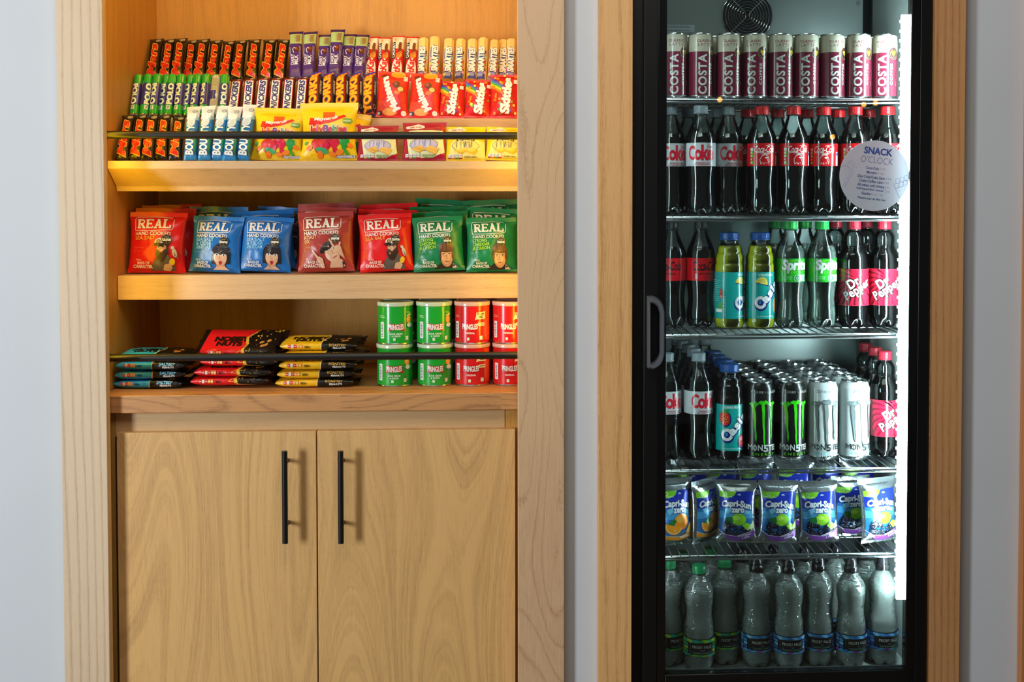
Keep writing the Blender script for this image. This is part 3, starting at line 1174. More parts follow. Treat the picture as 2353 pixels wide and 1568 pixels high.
def art_jelly():
    a = Art('film')
    a.poly([(-46, 78), (-42, 92), (0, 84), (34, 99), (40, 94), (10, 80), (-36, 72)], 'e0281c')
    a.rect(-12, 84, 14, 104, 'e8521c').text('Maynards', -6, 87, 54, 9, 'fff6ee', rot=5, shear=.35, bold=.03, arc=-3)
    a.rrect(32, 78, 54, 90, 4, '7aa83a').text('BASSETTS', 42, 84, 18, 4, 'e6f0d8', bold=.02)
    a.word([('J', 'd4203a'), ('e', 'e0503a'), ('l', 'd86ab0'), ('l', 'e87a2c'), ('y', 'd8481c'), ('B', '7a3f9c'), ('a', 'd81f5a'), ('b', '38a878'), ('i', 'e87a2c'), ('e', 'd8481c'), ('s', 'd44a9c')], -43, 58, 15, gap=1.0)
    for cx, cy, rx, ry, c, rot in ((-22, 36, 17, 11, 'd8302a', 10), (-26, 24, 5, 9, 'd8302a', 20), (8, 38, 17, 12, 'd41f44', -10), (14, 22, 5, 12, 'd41f44', 10), (-10, 26, 12, 7, 'd41f44', 0),
                                   (-14, 20, 14, 6, '3aa86a', -15), (36, 38, 11, 11, '1f9a3c', 0), (34, 28, 5, 7, '1f9a3c', 0), (-42, 26, 8, 5, 'f07c1c', 35), (48, 30, 7, 5, 'f07c1c', -20), (-18, 12, 6, 8, 'f07c1c', 10),
                                   (24, 17, 10, 5, 'ee8a2a', 20), (8, 13, 8, 5, 'ee8a2a', -20), (38, 16, 3.4, 7, '3aa83a', 35), (-50, 36, 4, 3, '3aa86a', 40)):
        a.ell(cx, cy, rx, ry, c, rot=rot)
    a.line([(-4, 42), (4, 30), (-2, 26)], 1.6, '9a1430').line([(20, 44), (24, 34)], 1.4, '9a1430').ell(4, 44, 6, 2, 'f06a80')
    a.rrect(16, 5, 56, 11, 3, '5a7aa8').rrect(16.6, 5.6, 55.4, 10.4, 2.4, 'e6eef4').text('Be Treatwise.net', 33, 8, 30, 3, '3a5a9a', bold=.02)
    return a


def art_smiths(kind=0):
    a = Art('film')
    if kind == 0:
        a.rect(-50, 74, 50, 100, 'a8143c').poly([(-50, 6), (-34, 6), (-42, 60), (-36, 72), (44, 72), (50, 6)], 'dfe8ba').poly([(20, 6), (50, 20), (50, 6)], 'a8143c')
    else:
        a.poly([(-42, 6), (-36, 44), (-30, 50), (50, 50), (50, 6)], 'f0e690')
    a.poly([(-42, 78), (-14, 74), (0, 78), (2, 80), (0, 84), (-14, 92), (-26, 86), (-42, 84)], 'f2efe6').text('SMITHS', -20, 80.5, 28, 4.6, 'b01c34', bold=.02)
    a.text('FRIES', 0, 54, 44, 13, '24306a' if kind else 'f2efe6', bold=.03)
    a.ell(0, 36, 34, 15, '1f2f6a').ell(0, 36, 33, 14, 'b9b2cf' if kind == 0 else 'e8d878')
    random.seed(3)
    for i in range(16):
        x = random.uniform(-24, 22)
        a.line([(x, 30 + random.uniform(-4, 2)), (x + random.uniform(-3, 3), 46)], 1.3, random.choice(['5a78b8', '8a93c0', 'd8d4e4']) if kind == 0 else random.choice(['8a8450', 'b8ae58', '5a5a48']))
    if kind == 0:
        a.poly([(-30, 26), (-10, 16), (4, 24), (-6, 34)], 'd8a43a').poly([(0, 24), (26, 12), (36, 26), (14, 32)], 'e0b048').line([(-26, 26), (-8, 19)], 1.6, 'f0cc70').line([(8, 24), (30, 16)], 1.6, 'f0cc70')
    else:
        a.poly([(-30, 24), (-12, 15), (0, 20), (20, 14), (32, 24), (14, 30), (-10, 29)], 'e8bc2c').ell(-14, 24, 9, 4, 'f4d254').ell(14, 24, 10, 4, 'f4d254')
    for i, c in enumerate(('b01c34', 'd8862c', '2c9a3c', 'b01c34')):
        a.rrect(-42 + i * 8.6, 5, -35 + i * 8.6, 15, 1.4, 'e8ecf2').rect(-41.8 + i * 8.6, 5, -35.2 + i * 8.6, 8, c).rect(-41 + i * 8.6, 11, -36 + i * 8.6, 12, '6a7a9a')
    if kind == 0:
        a.text('BACON FLAVOUR', 12, 11.5, 30, 3, '2c7a4a', bold=.02).text('CEREAL SNACK', 12, 7.5, 26, 3, '2c7a4a', bold=.02)
    else:
        a.text('SCAMPI & LEMON', 12, 9, 30, 3, '7a7420', bold=.02)
    return a


def slab(a, ch, x, y, w, h, t, col):
    """one slab-serif capital drawn with strokes"""
    q = lambda *p: [(x + px * w, y + py * h) for px, py in p]
    s = t * 0.62
    if ch == 'R':
        a.line(q((.22, 0), (.22, 1)), t, col).line(q((0, .05), (.46, .05)), s, col).line(q((.22, .94), (.62, .94), (.8, .85), (.82, .68), (.7, .52), (.22, .48)), s * 1.1, col).line(q((.5, .5), (.86, .04)), t, col).line(q((.7, .05), (1, .05)), s, col).line(q((0, .95), (.3, .95)), s, col)
    elif ch == 'E':
        a.line(q((.22, 0), (.22, 1)), t, col)
        for yy in (.05, .5, .95):
            a.line(q((.0 if yy != .5 else .2, yy), (.88 if yy != .5 else .7, yy)), s, col)
        a.line(q((.9, .0), (.9, .26)), s, col).line(q((.88, .78), (.88, 1)), s, col).line(q((.68, .38), (.68, .62)), s, col)
    elif ch == 'A':
        a.line(q((.18, .05), (.5, 1)), s * 1.1, col).line(q((.46, 1), (.82, .05)), t, col).line(q((.28, .35), (.7, .35)), s, col).line(q((0, .05), (.36, .05)), s, col).line(q((.62, .05), (1.02, .05)), s, col).line(q((.32, .95), (.58, .95)), s, col)
    elif ch == 'L':
        a.line(q((.25, 0), (.25, 1)), t, col).line(q((0, .95), (.5, .95)), s, col).line(q((0, .05), (.95, .05)), s, col).line(q((.94, .0), (.94, .34)), s, col)
    return a


def art_real(kind):
    a = Art('crisp')
    wht = 'efe6d8'
    a.tf = (1.0, -5.0, 0.0)
    fl = {'salt': ('SEA SALT',), 'vinegar': ('SEA SALT', '& CIDER', 'VINEGAR'), 'ox': ('ROAST', 'OX'), 'cheese': ('STRONG', 'CHEDDAR', '& ONION')}[kind]
    fc = {'salt': 'f0a848', 'vinegar': '7cc4f0', 'ox': 'f0c890', 'cheese': '9ed82c'}[kind]
    a.line([(-46, 96), (-47, 122), (-43, 127), (10, 128.5), (38, 126)], 1.5, wht).line([(43, 122), (43.5, 103), (39, 98), (-6, 95), (-46, 96)], 1.5, wht)
    for i, ch in enumerate('REAL'):
        slab(a, ch, -41 + i * 20, 101, 18.5, 21, 5.2, wht)
    a.text('HAND COOKED', -3, 88.5, 82, 8, wht, bold=0.02)
    for i, l in enumerate(fl):
        a.text(l, -44 + len(l) * 3.05 + (1 if i else 0), 78.5 - i * 9.6, len(l) * 6.1, 7.6, fc, rot=2, bold=0.02)
    # figure printed on the packet
    a.tf = (0.93, -3.0, 0.0)
    skin, dskin = 'd9b093', 'b98868'
    if kind == 'salt':
        a.poly([(-8, 6), (-2, 26), (8, 36), (16, 44), (34, 44), (44, 32), (52, 6)], '5b5552')
        for i in range(7):
            a.line([(-2 + i * 7, 8), (6 + i * 5, 30)], .8, '7d7672')
        a.ell(20, 56, 13, 17, dskin).ell(16, 58, 7, 11, skin).poly([(5, 52), (9, 56), (20, 50), (33, 60), (34, 44), (24, 26), (12, 28), (5, 42)], '3b2a22')
        a.ell(19, 50, 4, 1.4, 'a8604c').line([(10, 62), (15, 63)], 1.5, '2a1c16').line([(20, 63), (26, 62)], 1.5, '2a1c16').ell(12.5, 60, 2, 1, 'f0ebe4').ell(22.5, 60, 2, 1, 'f0ebe4').ell(12.5, 60, 1, 1, '20242c').ell(22.5, 60, 1, 1, '20242c').line([(17, 61), (15, 55), (19, 54)], 1, '9a6a50')
        a.poly([(30, 66), (36, 60), (36, 44), (31, 46)], '3b2a22')
        a.ell(20, 74, 18, 10, 'e4dccd').poly([(-2, 66), (4, 72), (36, 71), (38, 66), (20, 63)], '2a2624').ell(12, 75, 5, 5, '4a4034').ell(12, 75, 3, 3, 'b89c5c')
        a.ell(45, 60, 4, 4, 'c9c4be').ell(50, 48, 5, 11, 'c9c4be', rot=15).poly([(48, 52), (58, 34), (50, 40)], '7c7a78')
        a.poly([(22, 8), (26, 20), (40, 24), (44, 14), (38, 6)], skin).line([(28, 16), (38, 20)], 1, dskin).line([(28, 12), (38, 14)], 1, dskin).ell(44, 27, 6, 8, 'e8c430', rot=-15)
    elif kind == 'vinegar':
        a.ell(24, 46, 26, 30, '2a2730').rect(-1, 22, 49, 42, '2a2730').poly([(10, 8), (14, 22), (34, 22), (38, 8)], dskin).poly([(2, 7), (14, 16), (34, 16), (46, 7)], skin)
        a.ell(24, 38, 17, 21, skin).ell(24, 58, 22, 13, '2a2730').rect(5, 52, 43, 58, '322e38').line([(8, 66), (40, 66)], 3, '4a4854')
        for x in (15, 33):
            a.ell(x, 45, 5, 3, 'f4f2ee').ell(x, 45, 2.2, 2.6, '3a4a66').ring(x, 45.5, 5.2, 3.2, .9, '1c181c', a0=10, a1=170).line([(x - 4, 50), (x + 4, 50)], .9, '3a2c28')
        a.line([(22, 42), (21, 34), (27, 34)], .9, 'a87c64').ell(24, 24, 3.4, 4.2, 'b8202c').ell(22.3, 27, 2.3, 2, 'b8202c').ell(25.7, 27, 2.3, 2, 'b8202c').line([(12, 27), (19, 25)], .7, 'a87c64').line([(29, 25), (36, 27)], .7, 'a87c64')
    elif kind == 'ox':
        a.poly([(14, 10), (20, 28), (44, 30), (52, 20), (52, 10)], skin).rect(46, 8, 52, 24, '35302c')
        a.ell(22, 42, 16, 24, skin, rot=32).ell(10, 62, 14, 10, '2c2420', rot=35).ell(0, 54, 6, 12, '2c2420', rot=-40)
        a.ell(12, 50, 3.4, 1.6, 'f0ebe4', rot=30).ell(26, 56, 3.4, 1.6, 'f0ebe4', rot=30).ell(12, 50, 1.3, 1.5, '2a3040').ell(26, 56, 1.3, 1.5, '2a3040').line([(8, 54), (17, 55)], 1.5, '3a2a22').line([(22, 61), (31, 60)], 1.5, '3a2a22')
        a.line([(20, 52), (23, 43), (29, 45)], 1.2, dskin).ell(29, 35, 6.5, 1.8, 'b0705c', rot=30).ell(12, 36, 5, 10, 'e6c8b4', rot=32)
        a.poly([(52, 30), (44, 60), (34, 64), (26, 58), (34, 50), (40, 40)], skin).poly([(30, 60), (16, 80), (13, 79), (25, 57)], skin).poly([(38, 60), (40, 72), (44, 71), (42, 58)], skin)
        a.poly([(2, 10), (-2, 32), (-12, 38), (-18, 30), (-10, 20), (-6, 10)], skin).poly([(-12, 36), (-26, 54), (-29, 52), (-17, 32)], skin)
    else:
        a.poly([(-10, 7), (10, 22), (42, 22), (56, 7)], '2f2a26').poly([(42, 20), (56, 7), (40, 7)], 'cfc2ae')
        a.ell(26, 36, 17, 25, 'c99468').ell(24, 38, 12, 20, 'dcae80').ell(26, 62, 20, 14, '6b4a34').rect(6, 52, 46, 62, '6b4a34').rect(7, 50, 45, 53, '4a3226')
        a.poly([(6, 60), (5, 36), (9, 26), (12, 36), (11, 56)], '5a3e2c').poly([(46, 60), (47, 36), (43, 26), (40, 36), (41, 56)], '5a3e2c').line([(8, 34), (14, 14), (26, 9), (38, 14), (44, 34)], 1.2, '3a281c')
        for x in (14, 26, 38):
            a.line([(x, 54), (26 + (x - 26) * .5, 75)], 1, '4a3226')
        for x in (18, 34):
            a.ell(x, 42, 3.2, 1.5, 'efe8de').ell(x, 42, 1.4, 1.4, '2a3040').line([(x - 4, 46), (x + 4, 45)], 1.8, '5a3a22')
        a.line([(26, 44), (24, 33), (29, 32)], 1.2, 'a87048').ell(26, 25, 6.5, 1.5, 'a0604a')
    a.tf = (1.0, -5.0, 0.0)
    yb = 75
    a.ell(30, yb, 11.5, 11, '15130f').ring(30, yb, 10.2, 9.7, .7, 'a8904c')
    a.text('great', 30, yb + 4.5, 10, 3.4, 'c8c2b4').text('taste', 30, yb - .8, 18, 5.4, 'f4f2ee', bold=.03).ell(30, yb - 6.4, 1, 1, 'c8a84c', n=6)
    a.text('WITH', -33, 29, 13, 4.2, wht, rot=-6).text('BAGS OF', -21, 22.5, 28, 5.6, wht, bold=.02).text('CHARACTER.', -22, 15, 44, 6.4, wht, bold=.025)
    sm = {'salt': 'e8604c', 'vinegar': '5aa8e0', 'ox': 'd8988c', 'cheese': '7ab83c'}[kind]
    a.ring(-42, 56, 2.2, 2.2, .5, sm).text('Gluten Free', -29, 56, 20, 3, sm).ring(-42, 48, 2.2, 2.2, .5, sm).text('Vegan', -33, 48, 11, 3, sm)
    return a


def art_nuts(kind):
    a = Art('film')
    txt = '20140c' if kind != 'black' else 'ffffff'
    a.text("NOBBY'S", -14, 62, 84, 17, txt, bold=.07, sp=.95).text('NUTS', -22, 44, 52, 13, txt, bold=.07)
    if kind == 'red':
        a.poly([(80, 0), (80, 112), (28, 112), (40, 92), (22, 86), (36, 72), (8, 66), (34, 52), (14, 44), (40, 34), (8, 24), (30, 14), (10, 8), (48, 4), (52, 0)], 'f0c040')
        a.poly([(80, 0), (80, 112), (31, 112), (42, 92), (26, 86), (39, 72), (14, 66), (37, 52), (20, 44), (43, 34), (14, 25), (34, 15), (18, 9), (51, 5), (55, 0)], '15110f')
        a.line([(-2, 16), (6, 22), (14, 17), (6, 15), (-2, 16)], 1.2, 'f0c040')
    else:
        a.poly([(80, 0), (80, 112), (10, 112), (18, 70), (6, 34), (4, 0)], 'f2d890').poly([(80, 0), (80, 112), (12, 112), (20, 70), (8, 34), (6, 0)], '15130f')
        a.text('ROASTED' if kind == 'yellow' else 'SALTED', 40, 19, 34, 6, 'c8982c' if kind == 'yellow' else '8ad0f0', bold=.03).text('PEANUTS', 44, 11.5, 26, 4.4, 'f2eee4', bold=.03)
    for x, y in ((46, 50), (56, 42), (50, 38), (60, 56)):
        a.ell(x, y, 6, 3.6, 'b87a34', rot=x).ell(x - 1, y + 1, 4, 1.6, 'd8a058', rot=x)
    for i in range(5):
        a.rrect(-62 + i * 6, 12, -56.8 + i * 6, 20, 1.2, ('d83a3a', 'e8ddd0', 'd83a3a', 'f0a030', 'f0a030')[i]).rect(-61 + i * 6, 15, -57.8 + i * 6, 16.4, 'f4ece0')
    a.text({'blue': '50g', 'red': '40g', 'yellow': '50g'}[kind], -22, 14, 12, 6, '20140c', bold=.02)
    a.rect(-60, 5.5, -10, 6.6, {'blue': '2a86b4', 'red': 'a81418', 'yellow': 'a8821c'}[kind])
    return a

# ================================================================== the stepped chocolate shelf
def bar(name, art, body, w, h, t, seal=None, pu=7, sty='foilfilm', **k):
    k.setdefault('wr', 0.5)
    return make_pouch(name, 'wrapper', art, w, h, t, body, seal, sty, cb=5, ct=k.pop('ct', 6), pu=pu, pv=9, pinch=0.12, nu=11, nv=15, sealpart='crimped_end', **k)


TOW = 'counting towards the fridge'
P_BLACK = [bar('chocolate_bar', art_black_bar(), '17110e', 31.5, 124, 19, seed=s, ct=5) for s in (1, 2)]


def lean_row(protos, rows, yb, yt, desc, where, cat, group, yaws=None, only=None):
    n = len(rows)
    for k, (bx, by, tx, ty) in enumerate(rows):
        o = inst(protos[k % len(protos)])
        jig = random.uniform(-0.06, 0.06)
        aim_place(o, (bx, by), (tx, ty), yb + random.uniform(-0.002, 0.002), yt, yaw=(yaws[k] if yaws else jig))
        seat(o, T3 if yb > .3 else T2 if yb > .2 else T1)
        tag(o, f'{desc}, {where}, {ORD[k]} {TOW}', cat, group)


lean_row(P_BLACK, [(347, 188, 359.5, 93), (374, 188, 386, 93), (401, 188, 412, 92), (428, 188, 438, 93), (456.5, 188, 468, 93), (486, 188, 497, 95), (515, 188, 527, 96), (544, 190, 555, 97), (578, 190, 586, 94), (611, 190, 621, 94), (641, 190, 652, 94)],
         0.322, 0.392, 'black chocolate bar with red script', 'back row', 'chocolate bar', 'black wrapped bars in the back row')
P_PURPLE = [bar('chocolate_bar', art_purple_bar(), '4a2c7c', 32, 142, 15, seal='33185e', seed=3, ct=8)]
lean_row(P_PURPLE, [(679, 192, 681, 79), (709, 192, 715, 80), (741, 192, 748, 85), (768, 190, 778, 72), (797, 192, 804, 83), (819, 192, 829, 85)],
         0.318, 0.398, 'purple milk chocolate bar with pale green patch', 'back row', 'chocolate bar', 'purple wrapped bars in the back row')
P_KIT = [bar('wafer_bar', art_kit(), 'd8232a', 29, 132, 16, seed=4, ct=7)]
lean_row(P_KIT, [(849, 190, 856, 86), (880, 190, 885, 88), (911, 190, 917, 84), (943, 190, 949, 86)],
         0.32, 0.396, 'red wafer bar with cream top', 'back row', 'chocolate bar', 'red wafer bars in the back row')


def hex_tube():
    r = empty('sweet_tube')
    mb = MB()
    w = 13.0
    pts = [(-w, -3), (-6.5, -10), (6.5, -10), (w, -3), (w, 4), (6.5, 10), (-6.5, 10), (-w, 4)]
    vs = [(x / 1000, y / 1000, 0) for x, y in pts] + [(x / 1000, y / 1000, 0.130) for x, y in pts]
    n = len(pts)
    mb.add(vs, [tuple(range(n))[::-1], tuple(range(n, 2 * n))] + [(k, (k + 1) % n, n + (k + 1) % n, n + k) for k in range(n)], M('f4cf7c', 'paper'))
    s = Surf([-14.5, -8, -4.5, 4.5, 8, 14.5], [0, 130], lambda u, v: ({-14.5: -w, -8: -9.2, -4.5: -6.5, 4.5: 6.5, 8: 9.2, 14.5: w}[u] / 1000, {-14.5: -3, -8: -6.5, -4.5: -10, 4.5: -10, 8: -6.5, 14.5: -3}[u] / 1000, v / 1000))
    s.lay(mb, art_smart())
    mb.build('carton', r, smooth=0)
    MB().box((-0.007, -0.0095, 0.1302), (0.007, 0.0, 0.1312), M('e8bf62', 'paper')).build('tab', r)
    r['_h'] = 0.130
    return r


P_SM = [hex_tube()]
rows = [(969, 195, 974, 103), (996, 194, 1000, 97), (1028, 186, 1032, 100), (1056, 186, 1059, 101), (1083, 186, 1086, 101), (1103, 186, 1108, 91), (1123, 183, 1128, 105), (1145, 184, 1149, 96), (1172, 184, 1176, 96)]
lean_row(P_SM, rows, 0.325, 0.375, 'cream and blue sweet tube', 'back row', 'sweets', 'sweet tubes in the back row', yaws=[-.2, .25, .1, -.25, .1, -.3, .1, .1, .05])


def mint_roll(n):
    r = empty('mint_roll')
    mb = MB()
    R = 9.4
    mb.rev([(R, 0.0), (R, 98)], M('22a83a', 'gloss'), 30)
    cyl_surf(lambda z: R, 0, 98, 28, 2.2, 98).lay(mb, art_polo(n), base=.12, eps=.03)
    mb.build('wrapper', r, smooth=40)
    for z0, s in ((98, 1), (0, -1)):
        MB().rev([(R, z0), (R - .8, z0 + s * 1.6), (R - 2.4, z0 + s * 1.9), (R - 3, z0 + s * .8), (1, z0 + s * .6)][::s], M('d9dcd6', 'metal'), 24).build('foil_end', r)
    r['_h'] = 0.1
    return r


P_PO = [mint_roll(0), mint_roll(1), mint_roll(2)]
rows = [(302.5, 266, 314.5, 177), (325, 267, 337.5, 171), (347, 268, 359, 169), (366.5, 268, 379, 169), (385.5, 268, 398.5, 171), (405.5, 268, 417, 169), (425, 268, 437.5, 171), (444.5, 268, 457, 169), (470, 268, 479, 169), (489, 268, 498, 172), (509, 268, 518, 172)]
seq = (0, 1, 0, 0, 1, 0, 1, 0, 0, 2, 1)
for k, (bx, by, tx, ty) in enumerate(rows):
    o = inst(P_PO[seq[k]])
    aim_place(o, (bx, by), (tx, ty), 0.222, 0.268, s=1.0, yaw=(-.25, .6, -.35, -.3, .1, -.3, -.5, -.45, -.6, .1, .2)[k])
    seat(o, T2)
    tag(o, ('silver foil backed mint roll showing its reverse' if k == 9 else 'green and navy mint roll') + f', middle row, {ORD[k]} {TOW}', 'mints', 'mint rolls in the middle row')

P_SN = [bar('peanut_bar', art_snick(), '5c1a18', 29.5, 116, 19, seed=s, ct=4) for s in (5,)]
rows = [(529, 268, 540, 180), (568, 270, 576, 180), (598, 270, 608, 178), (628, 270, 636, 178), (659, 270, 667, 177), (690, 270, 698, 177)]
lean_row(P_SN, rows, 0.222, 0.286, 'brown peanut bar with slanted blue lettering', 'middle row', 'chocolate bar', 'peanut bars in the middle row')


def box_bar():
    r = bar('chocolate_bar', art_yorkie(), '1d2347', 25, 112, 21, seal='1c3a9c', seed=6, pu=12, sty='film', ct=9)
    mb = MB()
    a = Art('film')
    a.rect(0, 8, 14, 100, '1d2347').text('ORIGINAL', 7, 70, 34, 5.5, 'f2eee4', rot=90, shear=.25, bold=.03).ring(7, 22, 4, 5, .8, 'd8dce8')
    s = Surf([0, 14], [8, 100], lambda u, v: (0.01185, (-8.2 + u * 1.15) / 1000, v / 1000))
    s.lay(mb, a)
    mb.build('side_print', r, smooth=0)
    return r


P_YO = [box_bar()]
rows = [(723, 266, 727, 164), (756, 266, 757, 165), (786, 266, 787, 165), (817, 266, 818, 166), (848, 266, 852, 165)]
for k, (bx, by, tx, ty) in enumerate(rows):
    o = inst(P_YO[0])
    aim_place(o, (bx, by), (tx, ty), 0.222, 0.282, yaw=-0.42)
    seat(o, T2)
    tag(o, f'navy chunky bar with tall yellow lettering, middle row, {ORD[k]} {TOW}', 'chocolate bar', 'navy chunky bars in the middle row')

P_MA = [make_pouch('sweet_bag', 'packet', art_malt(), 72, 112, 22, 'd81f22', seed=8, sty='film', cb=4, ct=7, pinch=.06)]
for k, (b, t, yw) in enumerate((((895, 271), (901, 166), .05), ((973, 271), (981, 169), -.08))):
    o = inst(P_MA[0])
    aim_place(o, b, t, 0.226, 0.262, yaw=yw, clamp=(.8, 1.2))
    seat(o, T2)
    tag(o, f'bright red bag with upright white script and chocolate balls, {("beside the navy bars", "beside the small fruit sweet bags")[k]}', 'sweets', 'red chocolate ball bags in the middle row')
P_SK = [make_pouch('sweet_bag', 'packet', art_skit(s), 60, 92, 20, 'd01820', seed=9 + s, cb=4, ct=5, pinch=.06) for s in (0, 1)]
for k, (b, t, yw) in enumerate((((1037, 272), (1040, 187), .0), ((1099, 272), (1101, 184), .05), ((1160, 272), (1160, 172), -.05))):
    o = inst(P_SK[k % 2])
    aim_place(o, b, t, 0.226, 0.262, yaw=yw, clamp=(.8, 1.25))
    seat(o, T2)
    tag(o, ('small red fruit sweet bag with rainbow stripes, beside the chocolate ball bags', 'red fruit sweet bag with rainbow stripes, middle one of three', 'tallest red fruit sweet bag with rainbow stripes, against the post')[k], 'sweets', 'fruit sweet bags in the middle row')

# front step
rows = [(271, 369, 288, 265), (304, 369, 318, 265), (336, 369, 348, 266), (369.5, 369, 378, 266), (402, 369, 412.5, 269)]
P_BL2 = [bar('chocolate_bar', art_black_bar(), '17110e', 29.5, 124, 20, seed=s, ct=5) for s in (11,)]
lean_row(P_BL2, rows, 0.112, 0.182, 'black chocolate bar with red script', 'front row', 'chocolate bar', 'black wrapped bars in the front row')
P_BO = [bar('coconut_bar', art_bounty(), '1478c4', 31, 140, 20, seal='dce8ee', seal2='2a86c8', seed=s, ct=9) for s in (12, 13)]
rows = [(437, 369, 446, 246), (469, 369, 480, 244), (498, 369, 513, 243), (527, 369, 542, 245), (556, 369, 574, 240)]
lean_row(P_BO, rows, 0.112, 0.182, 'sky blue coconut bar with white top', 'front row', 'chocolate bar', 'coconut bars in the front row')
P_JE = [make_pouch('jelly_sweet_bag', 'packet', art_jelly(), 122, 128, 34, 'f5cf1a', seed=s, cb=7, ct=14, pinch=.10, nu=21, nv=25) for s in (14, 15)]
for k, (b, t, yb, yt, yw, lb) in enumerate((((632, 369), (643, 249), .135, .165, -.05, 'yellow jelly sweet bag with its lower corner stretched, beside the coconut bars'), ((756, 369), (757, 236), .133, .165, .03, 'tall yellow jelly sweet bag with coloured lettering, centre of the front row'), ((790, 367), (801, 262), .172, .19, .1, 'amber yellow jelly sweet bag mostly hidden behind the tall one'))):
    o = inst(P_JE[k % 2])
    aim_place(o, b, t, yb, yt, yaw=yw, clamp=(.8, 1.2))
    seat(o, T1)
    tag(o, lb, 'sweets', 'jelly sweet bags on the front step')
P_SB = make_pouch('bacon_snack_packet', 'packet', art_smiths(0), 100, 96, 26, 'a8143c', seed=16, cb=4, ct=6, pinch=.06, nu=19)
P_SC = make_pouch('scampi_snack_packet', 'packet', art_smiths(1), 96, 92, 26, 'f0d61c', seed=17, cb=4, ct=6, pinch=.06, nu=19)
for pr, b, t, yw, lb in ((P_SB, (868, 369), (869, 288), .05, 'maroon topped bacon snack packet beside the jelly sweet bags'), (P_SB, (974, 369), (976, 281), -.03, 'taller maroon topped bacon snack packet beside the yellow snack packets'),
                         (P_SC, (1070, 368), (1070, 289), .03, 'yellow scampi snack packet beside the maroon ones'), (P_SC, (1160, 368), (1163, 292), .0, 'yellow scampi snack packet cut off by the oak post')):
    o = inst(pr)
    aim_place(o, b, t, 0.13, 0.165, yaw=yw, clamp=(.75, 1.2))
    seat(o, T1)
    tag(o, lb, 'crisps', 'bagged bar snacks on the front step')

# ================================================================== crisp packets on the middle shelf
RC_ = {'salt': 'e01a1e', 'vinegar': '1a6cc0', 'ox': 'a83a34', 'cheese': '0f7a4c'}
NM = {'salt': 'bright red', 'vinegar': 'blue', 'ox': 'brick red', 'cheese': 'green'}
FIG = {'salt': 'a bearded sailor', 'vinegar': 'a fringed woman', 'ox': 'a tilted face', 'cheese': 'a capped rugby player'}
PR = {}
for kd, ns in (('salt', 2), ('vinegar', 2), ('ox', 1), ('cheese', 2)):
    A_ = art_real(kd)
    PR[kd] = [make_pouch('crisp_packet', 'packet', A_, 130, 140, 46, RC_[kd], sty='crisp', seed=20 + 3 * s + len(kd), cb=2, ct=11, pinch=.06, nu=23, nv=27, wr=3.2, flare=-.02, pu=2.2) for s in range(ns)]
front = [('salt', (360, 628), (366, 489), .04, 'at the wall end'), ('vinegar', (493, 628), (495, 500), -.10, 'slumped sideways'), ('vinegar', (608, 628), (617, 503), .02, 'beside the brick red packet'),
         ('ox', (750, 628), (748, 490), .0, 'at the front'), ('salt', (890, 628), (884, 496), .06, 'between brick red and green'), ('cheese', (1010, 628), (1005, 506), .0, 'beside the bright red one'), ('cheese', (1130, 628), (1128, 503), .03, 'against the oak post')]
cnt = {}
for kd, b, t, yw, where in front:
    c = cnt.get(kd, 0)
    cnt[kd] = c + 1
    o = inst(PR[kd][c % len(PR[kd])])
    aim_place(o, b, t, 0.195, 0.215, yaw=yw, clamp=(.85, 1.12))
    if kd == 'vinegar' and c == 0:
        o.rotation_euler.rotate_axis('Y', 0.07)
    seat(o, S2)
    tag(o, f'{NM[kd]} crisp packet with {FIG[kd]}, front row, {where}'.replace(', at the front', ''), 'crisps', 'crisp packets in the front row of the middle shelf')
behind = [('salt', (372, 630), (372, 480), .252, 'behind the front sailor packet at the wall end'), ('salt', (400, 628), (410, 473), .305, 'in the back row at the wall end'),
          ('vinegar', (498, 630), (506, 476), .255, 'behind the slumped blue packet'), ('vinegar', (612, 630), (620, 487), .25, 'behind the other front blue packet'), ('vinegar', (650, 628), (645, 480), .305, 'shaded at the very back of the blue ones'),
          ('ox', (748, 630), (746, 478), .25, 'behind the front brick red packet'), ('ox', (752, 628), (755, 470), .305, 'at the very back of the brick red ones'),
          ('salt', (888, 630), (889, 484), .24, 'close behind the front packet between brick red and green'), ('salt', (900, 628), (898, 472), .285, 'standing highest behind the second sailor packet'),
          ('cheese', (1014, 630), (1014, 490), .24, 'close behind the front green packet'), ('cheese', (1010, 628), (1010, 476), .28, 'third deep behind the front green packet'), ('cheese', (1012, 626), (1012, 462), .325, 'at the very back of the first green group'),
          ('cheese', (1132, 630), (1130, 482), .25, 'close behind the green packet at the post'), ('cheese', (1136, 626), (1132, 462), .31, 'at the very back beside the oak post')]
for k, (kd, b, t, y, where) in enumerate(behind):
    o = inst(PR[kd][k % len(PR[kd])])
    p0 = P(b[0], 640, y)
    pt = P(t[0], t[1], y + 0.01)
    o.location = (p0.x, y, S2 + 0.001)
    sc = min(1.2, max(.85, (pt.z - S2) / 0.140))
    o.scale = (1, .8, sc)
    o.rotation_euler = (-0.06, radians(random.uniform(-3, 3)), random.uniform(-.12, .12))
    seat(o, S2)
    tag(o, f'{NM[kd]} crisp packet {where}', 'crisps', 'crisp packets behind the front row')


# ================================================================== flat packets and tubs on the worktop
PN = {}


